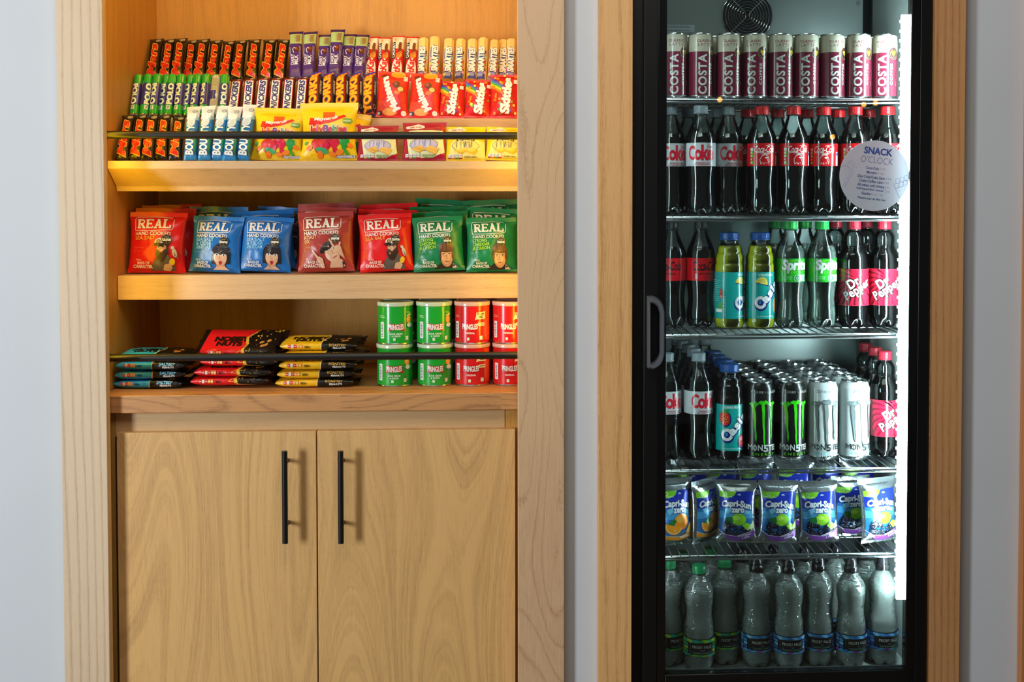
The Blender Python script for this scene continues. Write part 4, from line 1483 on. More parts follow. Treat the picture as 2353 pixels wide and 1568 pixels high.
def flat_packet(kind, col, seed):
    """packet lying on its back: rounded long side towards us, print on side and top"""
    r = empty('peanut_packet')
    t = 16.5

    def f(u):
        return max(0.0, 1 - abs(u / 82.0) ** 5) ** .6

    def pt(u, v):
        k = f(u)
        w = 1.2 * mnoise.noise(Vector((u / 17, v / 14, seed))) * k
        if v < 22:
            a = radians(-90 + 135 * v / 22)
            return (u / 1000, (8 - 8 * cos(a) * (.4 + .6 * k) + 1.5 * w * cos(a)) / 1000, (t * .5 + t * .5 * sin(a) * k + w * .4 * max(0, sin(a)) + .2) / 1000)
        q = (v - 22) / 88.0
        top = (.85 + .15 * sin(min(1, q * 3) * pi / 2)) if q < .6 else 1 - ((q - .6) / .4) ** 2 * .5
        return (u / 1000, (2.4 + (v - 22)) / 1000, (t * .5 + t * (top - .5) * k + w) / 1000)
    sf = Surf(frange(-80, 80, 6.4), frange(0, 22, 2.2) + frange(22, 110, 8)[1:], pt)
    nu, nv = len(sf.us), len(sf.vs)
    vs = [tuple(sf.p[i][j]) for i in range(nu) for j in range(nv)]
    fs = [(i * nv + j, (i + 1) * nv + j, (i + 1) * nv + j + 1, i * nv + j + 1) for i in range(nu - 1) for j in range(nv - 1)]
    b0 = len(vs)
    vs += [(u / 1000, y / 1000, (t * .5 - t * .5 * f(u) + .2) / 1000) for u in sf.us for y in (8, 90.4)]
    fs += [(b0 + 2 * i, b0 + 2 * i + 1, b0 + 2 * i + 3, b0 + 2 * i + 2) for i in range(nu - 1)]
    mb = MB()
    mb.add(vs, fs, M(col, 'film'))
    sf.lay(mb, art_nuts(kind), sty='film')
    mb.build('packet', r, smooth=60)
    for sx in ((-1, 1) if kind != 'blue' else (1,)):
        n = 12
        ev = []
        for j in range(n + 1):
            y = 6 + j * 7
            z = t * .5 + 1.5 * sin(j * 1.3 + seed)
            for k, dx in enumerate((0, 6, 12)):
                ev.append((sx * (.0795 + dx / 1000), y / 1000, (z + k * 1.1 * sin(j * 2.1 + seed + k)) / 1000))
        ef = [(3 * j + k, 3 * j + k + 1, 3 * j + k + 4, 3 * j + k + 3) for j in range(n) for k in range(2)]
        MB().add(ev, ef, M('14110f', 'foilfilm')).build('end_seal', r, smooth=60)
    r['_h'] = .1
    return r


for n, (k, c) in enumerate((('blue', '30b4fa'), ('red', 'e01a20'), ('yellow', 'f0bc1c'))):
    PN[k] = flat_packet(k, c, 31 + n)
HN = {'blue': 'salted peanut', 'red': 'chilli peanut', 'yellow': 'roasted peanut'}


def flat(kd, px, py, y, tilt, rz, lb, s=1.0, roll=0.0):
    o = inst(PN[kd])
    p = P(px, py, y)
    o.location = p
    s = .88 if kd == 'blue' else s
    o.scale = (s, s, 1)
    o.rotation_euler = (Matrix.Rotation(rz, 3, 'Z') @ Matrix.Rotation(roll, 3, 'Y') @ Matrix.Rotation(tilt, 3, 'X')).to_euler()
    tag(o, lb, 'peanuts', f'{kd} peanut packets stacked on the worktop')


WZ = 900
for args in (('blue', 335, 902, 0.100, .02, -.05, 'blue salted peanut packet at the bottom of its stack'), ('blue', 344, 881, 0.101, .03, .05, 'blue salted peanut packet second from the bottom of its stack'),
             ('blue', 343, 860, 0.100, .04, -.05, 'blue salted peanut packet third from the bottom of its stack'), ('blue', 350, 839, 0.106, .08, -.04, 'blue salted peanut packet on top of its stack'),
             ('red', 541, 899, 0.100, .04, .02, 'red chilli peanut packet at the bottom of its stack'), ('red', 537, 876, 0.101, .09, -.05, 'red chilli peanut packet second from the bottom of its stack'),
             ('red', 548, 855, 0.108, .14, -.05, 'red chilli peanut packet third from the bottom of its stack'), ('red', 560, 832, 0.126, .46, -.10, 'red chilli peanut packet tipped up on top of its stack'),
             ('yellow', 722, 899, 0.100, .02, .02, 'yellow roasted peanut packet at the bottom of its stack'), ('yellow', 726, 879, 0.101, .02, .03, 'yellow roasted peanut packet second from the bottom of its stack'),
             ('yellow', 730, 859, 0.100, .03, .02, 'yellow roasted peanut packet third from the bottom of its stack'), ('yellow', 727, 839, 0.102, .04, -.01, 'yellow roasted peanut packet fourth from the bottom of its stack'),
             ('yellow', 732, 818, 0.118, .14, -.03, 'yellow roasted peanut packet topmost of its stack with bold lettering')):
    flat(*args)


def art_tub(kind):
    a = Art('gloss')
    g = kind == 'green'
    if not g:
        a.rect(30, 8, 60, 78, 'e8501c')
    a.rrect(-37, 12, -27, 47, 2, 'f2f4f0')
    for i in range(9):
        a.rect(-35, 16 + i * 3.2, -29.5, 17.2 + i * 3.2, '30342f')
    a.rect(-38, 56, -24, 57, 'bfe8b8' if g else 'f0b0a0').rect(-38, 59, -26, 60, 'bfe8b8' if g else 'f0b0a0')
    if g:
        a.poly([(-19, 45), (-16, 41), (-19, 28), (0, 31), (19, 28), (16, 41), (19, 45), (0, 42)], 'c41f2c').ring(0, 36.5, .1, .1, .1, 'c41f2c')
    a.text('PRINGLES', 0, 36, 32, 10.5, 'f8f6f2', bold=0.04, arc=-1.5)
    if g:
        a.text('SOUR CREAM', 0, 22.5, 26, 3.6, 'e8f6e0', bold=.03).text('& ONION', 0, 17.5, 18, 3.6, 'e8f6e0', bold=.03)
        a.ell(29, 66, 8, 2.4, '7ac83c', rot=-15).ell(30, 61, 7, 2, 'd8e8a0', rot=10).ell(29, 52, 7, 8, 'f0a42c').ell(28, 54, 4, 4, 'f8c860').ell(31, 39, 8, 5.5, '3a78b8').ell(31, 40, 7, 4.4, 'e4ece8')
    else:
        a.text('ORIGINAL', 0, 23, 20, 3.6, 'f8e8e0', bold=.03)
        a.poly([(10, 50), (13, 60), (13, 66), (34, 68), (34, 52), (14, 52)], 'f4e2b4').text('SCAN MY', 23.5, 63, 17, 4, '2c241c', bold=.04).text('MO', 23.5, 57, 9, 5, '2c241c', bold=.05)
        a.rrect(16, 38, 32, 45, 1, 'f4e2b4').rect(18, 41, 30, 42.4, '5a3a2c')
    a.rrect(-6, 8, -1, 14, .6, 'd8ecd4')
    a.rrect(20, 9, 27, 17, .6, 'f0f2ee')
    return a


def tub(kind):
    r = empty('crisp_tub')
    R = 36.8
    c = '1fa834' if kind == 'green' else 'd81c20'
    mb = MB()
    mb.rev([(R, 2.5), (R, 79)], M(c, 'gloss'), 56)
    cyl_surf(lambda z: R, 2.5, 79, 56, 3.2, 80).lay(mb, art_tub(kind), base=.12, eps=.05)
    mb.build('tub', r, smooth=40)
    MB().rev([(R - 3, 0), (R + .4, 0), (R + .9, 1.2), (R + .4, 2.6), (R - 1, 3.0)], M('d4d8da', 'metal'), 56).build('bottom_rim', r)
    MB().rev([(R - .5, 78.6), (R + .6, 79.2), (R + 1.6, 80), (R + 1.8, 86), (R + 1.0, 87.4), (R - 2, 87.8), (R - 3.4, 86.4), (1, 86.2)],
             M('bfd0b4' if kind == 'green' else 'd8a89c', 'gloss'), 56).build('lid', r)
    r['_h'] = 0.088
    return r


TUB = {'green': tub('green'), 'red': tub('red')}
WTZ = WT_Z1 - 0.001
HT = 0.0882
for kd, px, col in (('green', 907, 'nearest the peanut packets'), ('green', 996, 'next to the red ones'), ('red', 1085, 'next to the green ones'), ('red', 1172, 'against the oak post')):
    for lv in (0, 1):
        for row in (0, 1):
            y = 0.142 + row * 0.082
            x = P(px + (2 if lv and kd == 'green' else 0), 800, 0.142).x + (0.004 if lv == 0 and px == 996 else 0) + row * 0.006
            if row and lv == 0:
                pass
            o = inst(TUB[kd])
            o.location = (x, y, WTZ + 0.0005 + lv * HT)
            o.rotation_euler = (0, 0, (0.05, -0.03, 0.12, -0.10)[(lv * 2 + (px > 1000)) % 4])
            tag(o, f'{kd} crisp tub, {("lower", "upper")[lv]} of a {("front", "rear")[row]} pair, {col}', 'crisps', f'{kd} crisp tubs on the worktop')

# ================================================================== drinks: cans and bottles
CLR = clear_mat('clear_plastic', 'f4fbfa', gloss=1.6, rough=0.05)
CLRN = clear_mat('clear_neck', 'd4e0de', gloss=2.2, rough=0.06, bump=.35, haze=.05)
CLRW = clear_mat('clear_water_bottle', 'ecf6f4', gloss=2.4, rough=0.04, bump=0.6, haze=.14, hazecol='f0faf6')
COLA = bpy.data.materials.new('cola')
COLA.use_nodes = True
_b = COLA.node_tree.nodes['Principled BSDF']
_b.inputs['Base Color'].default_value = (0.006, 0.003, 0.004, 1)
_b.inputs['Roughness'].default_value = 0.12
_b.inputs['Coat Weight'].default_value = 1.0
_b.inputs['Coat Roughness'].default_value = 0.04
JUICE = M('dcdc1c', 'gloss')
BERRY = M('1c0e16', 'gloss')
WATER = clear_mat('still_water', 'e6f2ee', gloss=1.8, rough=.02, bump=.65, haze=.29, hazecol='f0faf6')
LEMON = clear_mat('lemonade', 'd4e4dc', gloss=1.2, rough=.02, bump=.3, haze=.32, hazecol='c4d6cc')
SILV = M('d2d6d8', 'metal')


def interp(prof):
    def f(z):
        for (r0, z0), (r1, z1) in zip(prof, prof[1:]):
            if z0 <= z <= z1 and z1 > z0:
                return r0 + (r1 - r0) * (z - z0) / (z1 - z0)
        return prof[-1][0] if z > prof[-1][1] else prof[0][0]
    return f


def smooth_prof(pts, n=4):
    """Catmull-Rom through [(r, z)...]"""
    out = []
    for i in range(len(pts) - 1):
        p0, p1, p2, p3 = pts[max(0, i - 1)], pts[i], pts[i + 1], pts[min(len(pts) - 1, i + 2)]
        for k in range(n):
            t = k / n
            r = 0.5 * (2 * p1[0] + (p2[0] - p0[0]) * t + (2 * p0[0] - 5 * p1[0] + 4 * p2[0] - p3[0]) * t * t + (3 * p1[0] - p0[0] - 3 * p2[0] + p3[0]) * t ** 3)
            out.append((r, p1[1] + (p2[1] - p1[1]) * t))
    return out + [pts[-1]]


def petal(k0=22.0, depth=5.0, nfoot=5):
    def fn(r, z, a):
        if z > k0:
            return r, z
        k = (1 - z / k0)
        c = 0.5 + 0.5 * cos(nfoot * a)
        c = c ** 2
        return r * (1 - 0.30 * k * c), z + depth * k * c
    return fn


def ridged_cap(col, R, z0, z1, part='cap', parent=None, n=36, top=None):
    mb = MB()
    h = z1 - z0
    fn = lambda r, z, a: ((r * (1 + 0.02 * (1 if int(a / (2 * pi) * n + .5) % 2 else -1)) if z0 + 3.2 < z < z1 - 2 else r), z)
    mb.rev([(R * 1.04, z0), (R * 1.07, z0 + .8), (R * 1.06, z0 + 2.4), (R * .99, z0 + 3.0), (R, z0 + 3.6), (R, z1 - 2.2), (R * .95, z1 - .8), (R * .86, z1), (1, z1)], M(col, 'cap'), 72, fn)
    return mb.build(part, parent, smooth=40)


def bottle(name, prof, liq_z, liq, label, lz0, lz1, cap, neck=None, shell=CLR, foot=True, capR=15.0, capz=(213, 231), ringz=211.5, feet=(22, 5, 5), seg=60, capfn=None):
    """Empty > bottle, liquid, label, neck ring, cap"""
    r = empty(name)
    pr = smooth_prof(prof)
    fn = petal(*feet) if foot else None
    rf = interp(pr)
    MB().rev(pr, shell, seg, fn, cap0=True, cap1=False).build('bottle', r, smooth=50)
    lp = [(max(1, q - 0.9), z if z > 2 else z + .9) for q, z in pr if z <= liq_z]
    lp.append((rf(liq_z) - 0.9, liq_z))
    MB().rev(lp, liq, seg, fn).build('liquid', r, smooth=50)
    mb = MB()
    rr = rf((lz0 + lz1) / 2) + 0.35
    zs = sorted(set([lz0, lz1]))
    su = cyl_surf(lambda z: rr, lz0, lz1, pi * rr - .01, 3.2, 200)
    su.lay(mb, label, base=.05, eps=.05, sty='gloss')
    mb.build('label', r, smooth=60)
    if ringz:
        MB().rev([(capR - 2.4, ringz - 1.2), (capR + 1.3, ringz - .8), (capR + 1.3, ringz + .6), (capR - 2.4, ringz + 1)], CLRN, 40).build('neck_ring', r)
    if capfn:
        capfn(r)
    else:
        ridged_cap(cap, capR, capz[0], capz[1], parent=r)
    r['_h'] = capz[1] / 1000
    return r


def lab(col, z0, z1, sty='gloss', R=33):
    a = Art(sty)
    a.rect(-pi * R, z0, pi * R, z1, col)
    return a


def lion(a, x, y, s, c):
    q = lambda *p: [(x + u * s, y + v * s) for u, v in p]
    a.line(q((-9, -10), (-11, 0), (-7, 8), (0, 11), (7, 9)), s * 1.3, c).line(q((-7, -10), (-6, -5)), s, c).line(q((-3, -10), (-3, -6), (0, -10)), s, c)
    a.line(q((7, 9), (9, 4), (11, -3), (9, -10)), s * 1.2, c)
    a.poly(q((0, 5), (5, 7), (9, 4), (4, 2)), c).poly(q((5, 0), (8, 1), (7, -3)), c).poly(q((8, -2), (10, -6), (7, -5)), c).line(q((2, -6), (6, -8)), s, c)
    for i in range(5):
        a.poly(q((-5 + i * 3, 12), (-4 + i * 3, 16 + (i == 2)), (-3 + i * 3, 12)), c)
    a.line(q((-6, 12), (8, 12)), s * .9, c)


def art_cola():
    a = lab('d5141c', 103, 151)
    a.text('Coca-Cola', 0, 138.5, 45, 13.5, 'f6efee', shear=.38, bold=.012).line([(-21, 130.6), (-10, 131.6), (2, 130), (14, 131)], 1.0, 'f6efee').line([(2, 145), (10, 147.6), (19, 145.6), (23, 142)], .9, 'f6efee')
    a.text('ORIGINAL TASTE', 0, 128, 24, 2, 'f0b0b0')
    lion(a, 0, 116, .95, 'f6efee')
    for i in range(5):
        a.rrect(-32, 107 + i * 7, -25.5, 113 + i * 7, 1, ('7fd038', 'd83a3a', '7fd038', '7fd038', 'e8eeee')[i]).rect(-31.5, 108 + i * 7, -29, 112 + i * 7, 'e8eeee')
    a.rrect(27, 104, 33, 133, 1, 'e8e4ea').rect(27.3, 125, 32.7, 131, '4a3a8c')
    return a


def art_diet():
    a = lab('c3c9cd', 102, 151)
    a.text('C', -23, 130, 15, 28, 'cf1f33', bold=.035).text('o', -8.5, 125.5, 14, 19, 'cf1f33', bold=.045).text('k', 6, 130.5, 13, 29, 'cf1f33', bold=.05).text('e', 19.5, 125.5, 14, 19, 'cf1f33', bold=.045)
    a.text('Diet', 18, 142.5, 15, 6.5, 'cf1f33', shear=.25, bold=.01)
    a.text('REFRESHING TASTE', 2, 108.5, 33, 2.6, 'b03040', bold=.03).text('NO CALORIES NO SUGAR', 2, 104.8, 40, 2.6, 'b03040', bold=.03)
    a.rrect(-36, 104, -29, 115, 1, '8a3040', w=.5)
    return a


def art_zero():
    a = lab('d31220', 102, 151)
    a.text('Coca-Cola', 4, 134, 58, 19, '120a0c', shear=.32, bold=.02).line([(-18, 126), (-6, 124.5), (6, 127.5), (14, 126)], 1.6, '120a0c').line([(-24, 140), (-16, 146), (-8, 142)], 1.4, '120a0c')
    a.text('ZERO SUGAR', 4, 117, 34, 3.6, '240a10', bold=.03).rrect(-20, 106, -14.5, 118, 1, 'c8a8a8').text('vegan calories', 4, 109, 20, 2, '7a1018')
    return a


def art_sprite():
    a = lab('2fbf2f', 100, 151)
    for k in range(7):
        a.ring(4, 118, 8 + k * 5, 5 + k * 4, 1, '8fe23a', n=22, a0=10, a1=170)
        a.ring(-30, 152, 6 + k * 4, 5 + k * 4, .9, '5ad838', n=14, a0=200, a1=350)
    a.rect(-104, 150, 104, 151, '1f8a4a').rect(-104, 100, 104, 101, '1f8a4a')
    a.text('Sprite', 2, 134, 58, 27, 'f2f8f2', shear=.12, bold=.05, out='1f9a3c', outw=.04)
    a.rrect(-2, 102, 32, 116, 6, 'e8f4ec').ell(5, 109, 6.4, 6.2, '2a9a5a').ring(5, 108.8, 2.7, 2.7, .9, 'f2f8f2', a0=120, a1=420).rect(4.6, 109, 5.4, 112.6, 'f2f8f2')
    a.text('NO SUGAR', -17, 111.5, 20, 3.2, '8ff0a0', bold=.02).text('LEMON-LIME', -18, 107.5, 20, 3, '8ff0a0', bold=.02)
    a.rect(16, 103, 24, 115, 'bcd4c4').rect(26, 104, 31, 114, '3a6a4a')
    return a


def art_dr():
    a = lab('7a1028', 49, 128)
    for k in range(26):
        t = k / 26 * 2 * pi
        p, q = [], []
        for i in range(6):
            r = 4 + i * 13
            w = 0.07
            tt = t + 0.10 * i
            p.append((10 + r * cos(tt - w), 96 + r * 1.0 * sin(tt - w)))
            q.append((10 + r * cos(tt + w), 96 + r * 1.0 * sin(tt + w)))
        pts = [(max(-50, min(50, x)), max(49.5, min(127.5, y))) for x, y in p + q[::-1]]
        a.poly(pts, 'c81e3c')
    a.rect(-104, 127, 104, 128.2, 'e03048').rect(-104, 48.8, 104, 50, 'e03048')
    a.text('Dr', -10, 99, 25, 19, 'f2eff0', rot=33, bold=.03, out='2a0a14', outw=.04, dx=1.0, dy=-1.0)
    a.text('Pepper', 1, 83, 64, 24, 'f2eff0', rot=33, bold=.025, out='2a0a14', outw=.04, dx=1.0, dy=-1.0, sp=1.06)
    return a


def art_oasis(kind):
    a = lab('12a7a2', 22, 122)
    if kind == 'citrus':
        a.text('CITRUS PUNCH', 0, 116, 34, 5, 'e8f4f2', bold=.01)
        a.ell(-9, 95, 14.5, 16, '1d2a7c', rot=-35, a0=20, a1=200).ell(-10, 97, 14, 15.5, 'd8c02a', rot=-35, a0=20, a1=200).ell(-10, 97, 12.5, 14, 'f6f0a0', rot=-35, a0=20, a1=200).ell(-10, 97, 11, 12.5, 'ecd820', rot=-35, a0=20, a1=200)
        for k in range(5):
            t = radians(15 + k * 30)
            a.line([(-10, 97), (-10 + 12 * cos(t - .1), 97 + 13 * sin(t - .1))], .8, 'f6f0c0')
        a.ell(31, 50, 12, 17, 'f4f0e4').ell(31, 50, 11, 16, 'e8622c').ell(31, 50, 9, 14, 'f49a50')
        for k in range(4):
            t = radians(k * 45)
            a.line([(31 - 9 * cos(t), 50 - 13 * sin(t)), (31 + 9 * cos(t), 50 + 13 * sin(t))], .8, 'f8e0c0')
    else:
        a.text('SUMMER FRUITS', 0, 116, 37, 5.6, 'e8f4f2', bold=.01)
        a.ell(-15.5, 90, 13, 17, '1d2a7c').ell(-18, 92, 12, 15.5, 'd83418', rot=10).poly([(-24, 106), (-18, 103), (-10, 104), (-4, 100), (-10, 108), (-6, 112), (-14, 110), (-18, 112)], '2a8a3c')
        for k in range(16):
            a.ell(-18 + 8 * sin(k * 2.4) * (k / 16) ** .5, 92 + 12 * cos(k * 2.4) * (k / 16) ** .5, .9, 1.1, 'f4d070', n=6)
        a.ell(25, 40, 12, 15, '1d2a7c').ell(25, 43, 11.5, 14, 'c8203c').ell(22, 48, 4, 5, 'e88a9a').ell(26, 38, 8, 3, 'e05068')
    a.ell(-11.5, 56 - 1.5, 15, 16, '1d2a7c').ell(-12, 57, 12.8, 13.6, 'f2f6f8').ell(-12, 57, 6.6, 7, '1d2a7c').ell(-13, 58, 3, 4, '2a86c8')
    a.text('asis', 12, 80, 52, 17, 'f2f6f8', rot=47, bold=.045, out='1d2a7c', outw=.06, dx=.8, dy=-1.2, sp=1.12)
    a.text('REAL FRUIT, NATURAL FLAVOURS', 0, 27, 38, 3, 'd8f0ee', bold=.01)
    a.rrect(-52, 24, -45, 70, 1, 'c8e8e4', w=.5).text('RECYCLE ME AGAIN', -48.5, 47, 40, 3.4, 'd8f0ee', rot=90)
    a.rrect(-58, 66, -52, 86, 2, 'c8301c').text('2', -55, 70, 3, 4, 'ffffff').rect(-62, 38, -52, 56, '4aa838').rect(-70, 36, -52, 43, 'e8f2f0')
    for k in range(12):
        a.rect(-86, 60 + k * 4, -62 + (k % 3) * 3, 61 + k * 4, '7accc8')
    return a


def art_water(kind):
    g = kind == 'green'
    cs = ('2f8f5a', '8fd23a', '38b878', 'b8dc3c', '1fae9a') if g else ('3a78c0', '6ab4e8', '2f6ab0', '8ac4ec', '4a9ad8')
    a = lab('10161c', 37, 75, R=34)
    for i in range(-9, 10):
        x = i * 11.5
        c = cs[i % 5]
        a.poly([(x - 10, 74), (x - 3, 66.8), (x + 6, 67), (x + 10, 74)], c).poly([(x - 10, 38.2), (x - 2, 44.5), (x + 4, 44.5), (x + 9.5, 38.2)], cs[(i + 2) % 5] if (g or i % 4) else 'a85fc0')
        if abs(x) > 30:
            for k in range(3):
                a.poly([(x - 5, 46 + k * 7), (x + 5, 45.5 + k * 7), (x + 5, 51 + k * 7), (x - 5, 52 + k * 7)], cs[(i + k) % 5])
    a.rect(-20, 43.5, 28, 68.5, '1c1a1c')
    a.text('PRIORY FALLS', 3, 59.5, 40, 6, 'd8dad8', sp=1.1).text('SPARKLING' if g else 'STILL', 4, 52.5, 11 if g else 6, 2, 'a8aaa8').rect(-18, 48.6, 22, 49.1, '3a9ad0').text('Proudly made from recycled plastic', 2, 46.4, 34, 2.6, 'b8d890')
    return a


PROF_COKE = [(20, 0), (25, 1.5), (30, 8), (31.5, 18), (31.5, 32), (29.8, 45), (28.6, 58), (29.0, 72), (30.8, 88), (32, 99), (32, 103), (32, 151), (32.2, 158), (30.5, 167), (26, 179), (20.5, 191), (15.5, 203), (13.2, 210), (12.8, 216)]
PROF_DR = [(20, 0), (25, 1.5), (30.5, 8), (32.3, 20), (32.3, 44), (32.3, 49), (32.3, 128), (32.3, 134), (32.2, 147), (29.5, 160), (24, 171), (21.6, 178), (22.2, 186), (22, 196), (18.5, 205), (13.6, 211), (12.8, 216)]
PROF_OAS = [(24, 0), (29, 2), (32.3, 12), (32.4, 20), (32.0, 22), (32.0, 122), (32.6, 126), (32.2, 136), (30.6, 140), (30.6, 143), (31.2, 150), (29, 160), (26.6, 164), (26.4, 168), (25, 175), (20, 182), (18.5, 186), (18.5, 190)]
PROF_WAT = [(20, 0), (27, 2), (31.5, 14), (33.4, 30), (33.6, 37), (33.6, 75), (33.5, 82), (33.2, 94), (31, 106), (29.2, 118), (29.2, 132), (31.4, 148), (32.8, 162), (31, 176), (24, 190), (17, 199), (13.4, 205), (13, 210)]

B = {}
B['cola'] = bottle('cola_bottle', PROF_COKE, 172, COLA, art_cola(), 103, 151, 'd8181e')
B['diet'] = bottle('cola_bottle', PROF_COKE, 172, COLA, art_diet(), 102, 151, '8d99a3')
B['zero'] = bottle('cola_bottle', PROF_COKE, 176, COLA, art_zero(), 102, 151, '2a2e33')
B['lemon'] = bottle('lemonade_bottle', PROF_COKE, 178, LEMON, art_sprite(), 100, 151, '1fb04a')
B['cherry'] = bottle('cherry_soda_bottle', PROF_DR, 177, COLA, art_dr(), 49, 128, 'b81e34')
wide = lambda c: (lambda r: ridged_cap(c, 20.6, 190, 206.5, parent=r, n=24))
B['citrus'] = bottle('juice_bottle', PROF_OAS, 178, JUICE, art_oasis('citrus'), 22, 122, None, capfn=wide('1a4f9c'), capz=(190, 206.5), capR=18.5, ringz=188, foot=False)
B['summer'] = bottle('juice_bottle', PROF_OAS, 178, BERRY, art_oasis('summer'), 22, 122, None, capfn=wide('1a4f9c'), capz=(190, 206.5), capR=18.5, ringz=188, foot=False)


def green_cap(r):
    MB().rev([(16, 208), (16.3, 209), (16.3, 212), (15.8, 212.6), (16, 213), (15.6, 222), (14.4, 224), (1, 224.2)], M('148a55', 'cap'), 40).build('cap', r)


def sport_cap(r):
    o = MB().rev([(16, 205), (16.3, 206), (16.3, 214), (15.5, 215.4), (14.6, 216), (14, 217)], M('17151a', 'gloss'), 40).build('cap', r)
    MB().rev([(13.2, 216.5), (13, 222), (11.4, 229), (7, 233), (1, 234)], M('201e26', 'gloss'), 40).build('dome', o)


B['gwater'] = bottle('water_bottle', PROF_WAT, 170, WATER, art_water('green'), 37, 75, None, shell=CLRW, capfn=green_cap, capz=(208, 224), feet=(14, 3, 5), ringz=206)
B['bwater'] = bottle('water_bottle', PROF_WAT, 176, WATER, art_water('blue'), 37, 75, None, shell=CLRW, capfn=sport_cap, capz=(205, 234), feet=(14, 3, 5), ringz=203)


def ring_pull(parent, R, z, sc=1.0):
    mb = MB()
    mb.tube([(0.5e-3 * sc + 6e-3 * sc * cos(2 * pi * i / 16) * 1.0, -1e-3 - 8.5e-3 * sc + 8.5e-3 * sc * sin(2 * pi * i / 16), z / 1000 + .0012) for i in range(16)], 0.0012 * sc, M('b9bdc0', 'metal'), 6, closed=True)
    mb.build('ring_pull', parent)


def can(name, R, Ht, art, body, neckR, n0=8, n1=12, sty='tin'):
    r = empty(name)
    mb = MB()
    prof = [(R - 6, 2.2), (R - 4.5, 0), (R - 3.5, 0.2), (R - 1.5, 3.5), (R - .2, n0 - 1.5), (R, n0)]
    MB().rev(prof, SILV, 56).build('base_rim', r)
    sh = [(R, n0), (R, Ht - n1 - 2), (R - .6, Ht - n1), (neckR + 1.2, Ht - 5), (neckR, Ht - 3)]
    mb.rev(sh, M(body, sty), 56, cap0=False, cap1=False)
    rf = interp(sh)
    cyl_surf(rf, n0, Ht - 3, R * pi - .01, 3.2, 200, zs=[n0, Ht - n1 - 2, Ht - n1, (Ht - n1 + Ht - 5) / 2, Ht - 5, Ht - 3]).lay(mb, art, base=.1, eps=.04, sty=sty)
    mb.build('can_body', r, smooth=50)
    lid = MB().rev([(neckR, Ht - 3), (neckR + .9, Ht - 1.6), (neckR + .6, Ht), (neckR - 1.4, Ht - .1), (neckR - 2.2, Ht - 5.5), (neckR - 5, Ht - 5.2), (neckR - 6, Ht - 4.2), (1, Ht - 4.2)], SILV, 56).build('lid', r)
    ring_pull(lid, neckR, Ht - 3.4)
    r['_h'] = Ht / 1000
    return r


def art_coffee():
    a = Art('tin')
    R = 26.5
    a.rect(-pi * R, 5, pi * R, 97, '731d36').rect(-pi * R, 97, pi * R, 140, 'c9c0ac')
    a.text('CLASSIC', -1, 119.5, 34, 4.6, '8a3a48', bold=.03, sp=1.2).text('LATTE', -1, 111.5, 30, 6.2, '8a3a48', sp=1.25)
    a.text('COSTA', -6, 50, 82, 17, 'd3d3cd', rot=90, bold=.03, sp=1.12).text('COFFEE', 14, 51, 44, 5.6, 'd3d3cd', rot=90, bold=.03, sp=1.15)
    a.ell(19, 95, 12, 13.5, '40152a').ring(19, 95, 11, 12.5, .8, 'b09858').ring(19, 95, 8, 9.5, .5, 'b09858').ell(16.6, 97, 3.6, 4, 'c8a830').ell(21.2, 97, 3.6, 4, 'c8a830').poly([(13.4, 95.5), (24.6, 95.5), (19, 88)], 'c8a830')
    a.text('250ml', 26, 31, 9, 3, 'a8808c', rot=90)
    return a


def claw(a, x, col, n, out=None):
    random.seed(n)
    base = [(-22, 120), (-2, 124), (17, 121)]
    for k, (cx, top) in enumerate(base):
        bot = (40, 30, 44)[k]
        L, Rr = [], []
        m = 9
        for i in range(m + 1):
            t = i / m
            y = top + (bot - top) * t
            w = (3.4 * (1 - t) + 1.0) * (1 if i < m else 0.1) + random.uniform(-.8, .8)
            xx = cx + x + 5 * t * (1, .4, -.2)[k] + random.uniform(-.6, .6)
            L.append((xx - w, y))
            Rr.append((xx + w * .8, y - 1))
        pts = L + Rr[::-1]
        if out:
            a.line(pts, 1.4, out, closed=True)
        for i in range(m):
            a.poly([L[i], L[i + 1], Rr[i + 1], Rr[i]], col)
        hd = [(cx + x - 12, top + 1), (cx + x - 6, top + 5), (cx + x + 2, top + 4), (cx + x + 4, top + 7), (cx + x + 8, top + 3), (cx + x + 12, top + 2), (cx + x + 5, top - 3), (cx + x - 4, top - 4)]
        if out:
            a.line(hd, 1.2, out, closed=True)
        a.poly([hd[0], hd[1], hd[2], hd[7]], col).poly([hd[2], hd[3], hd[4], hd[5], hd[6], hd[7]], col)


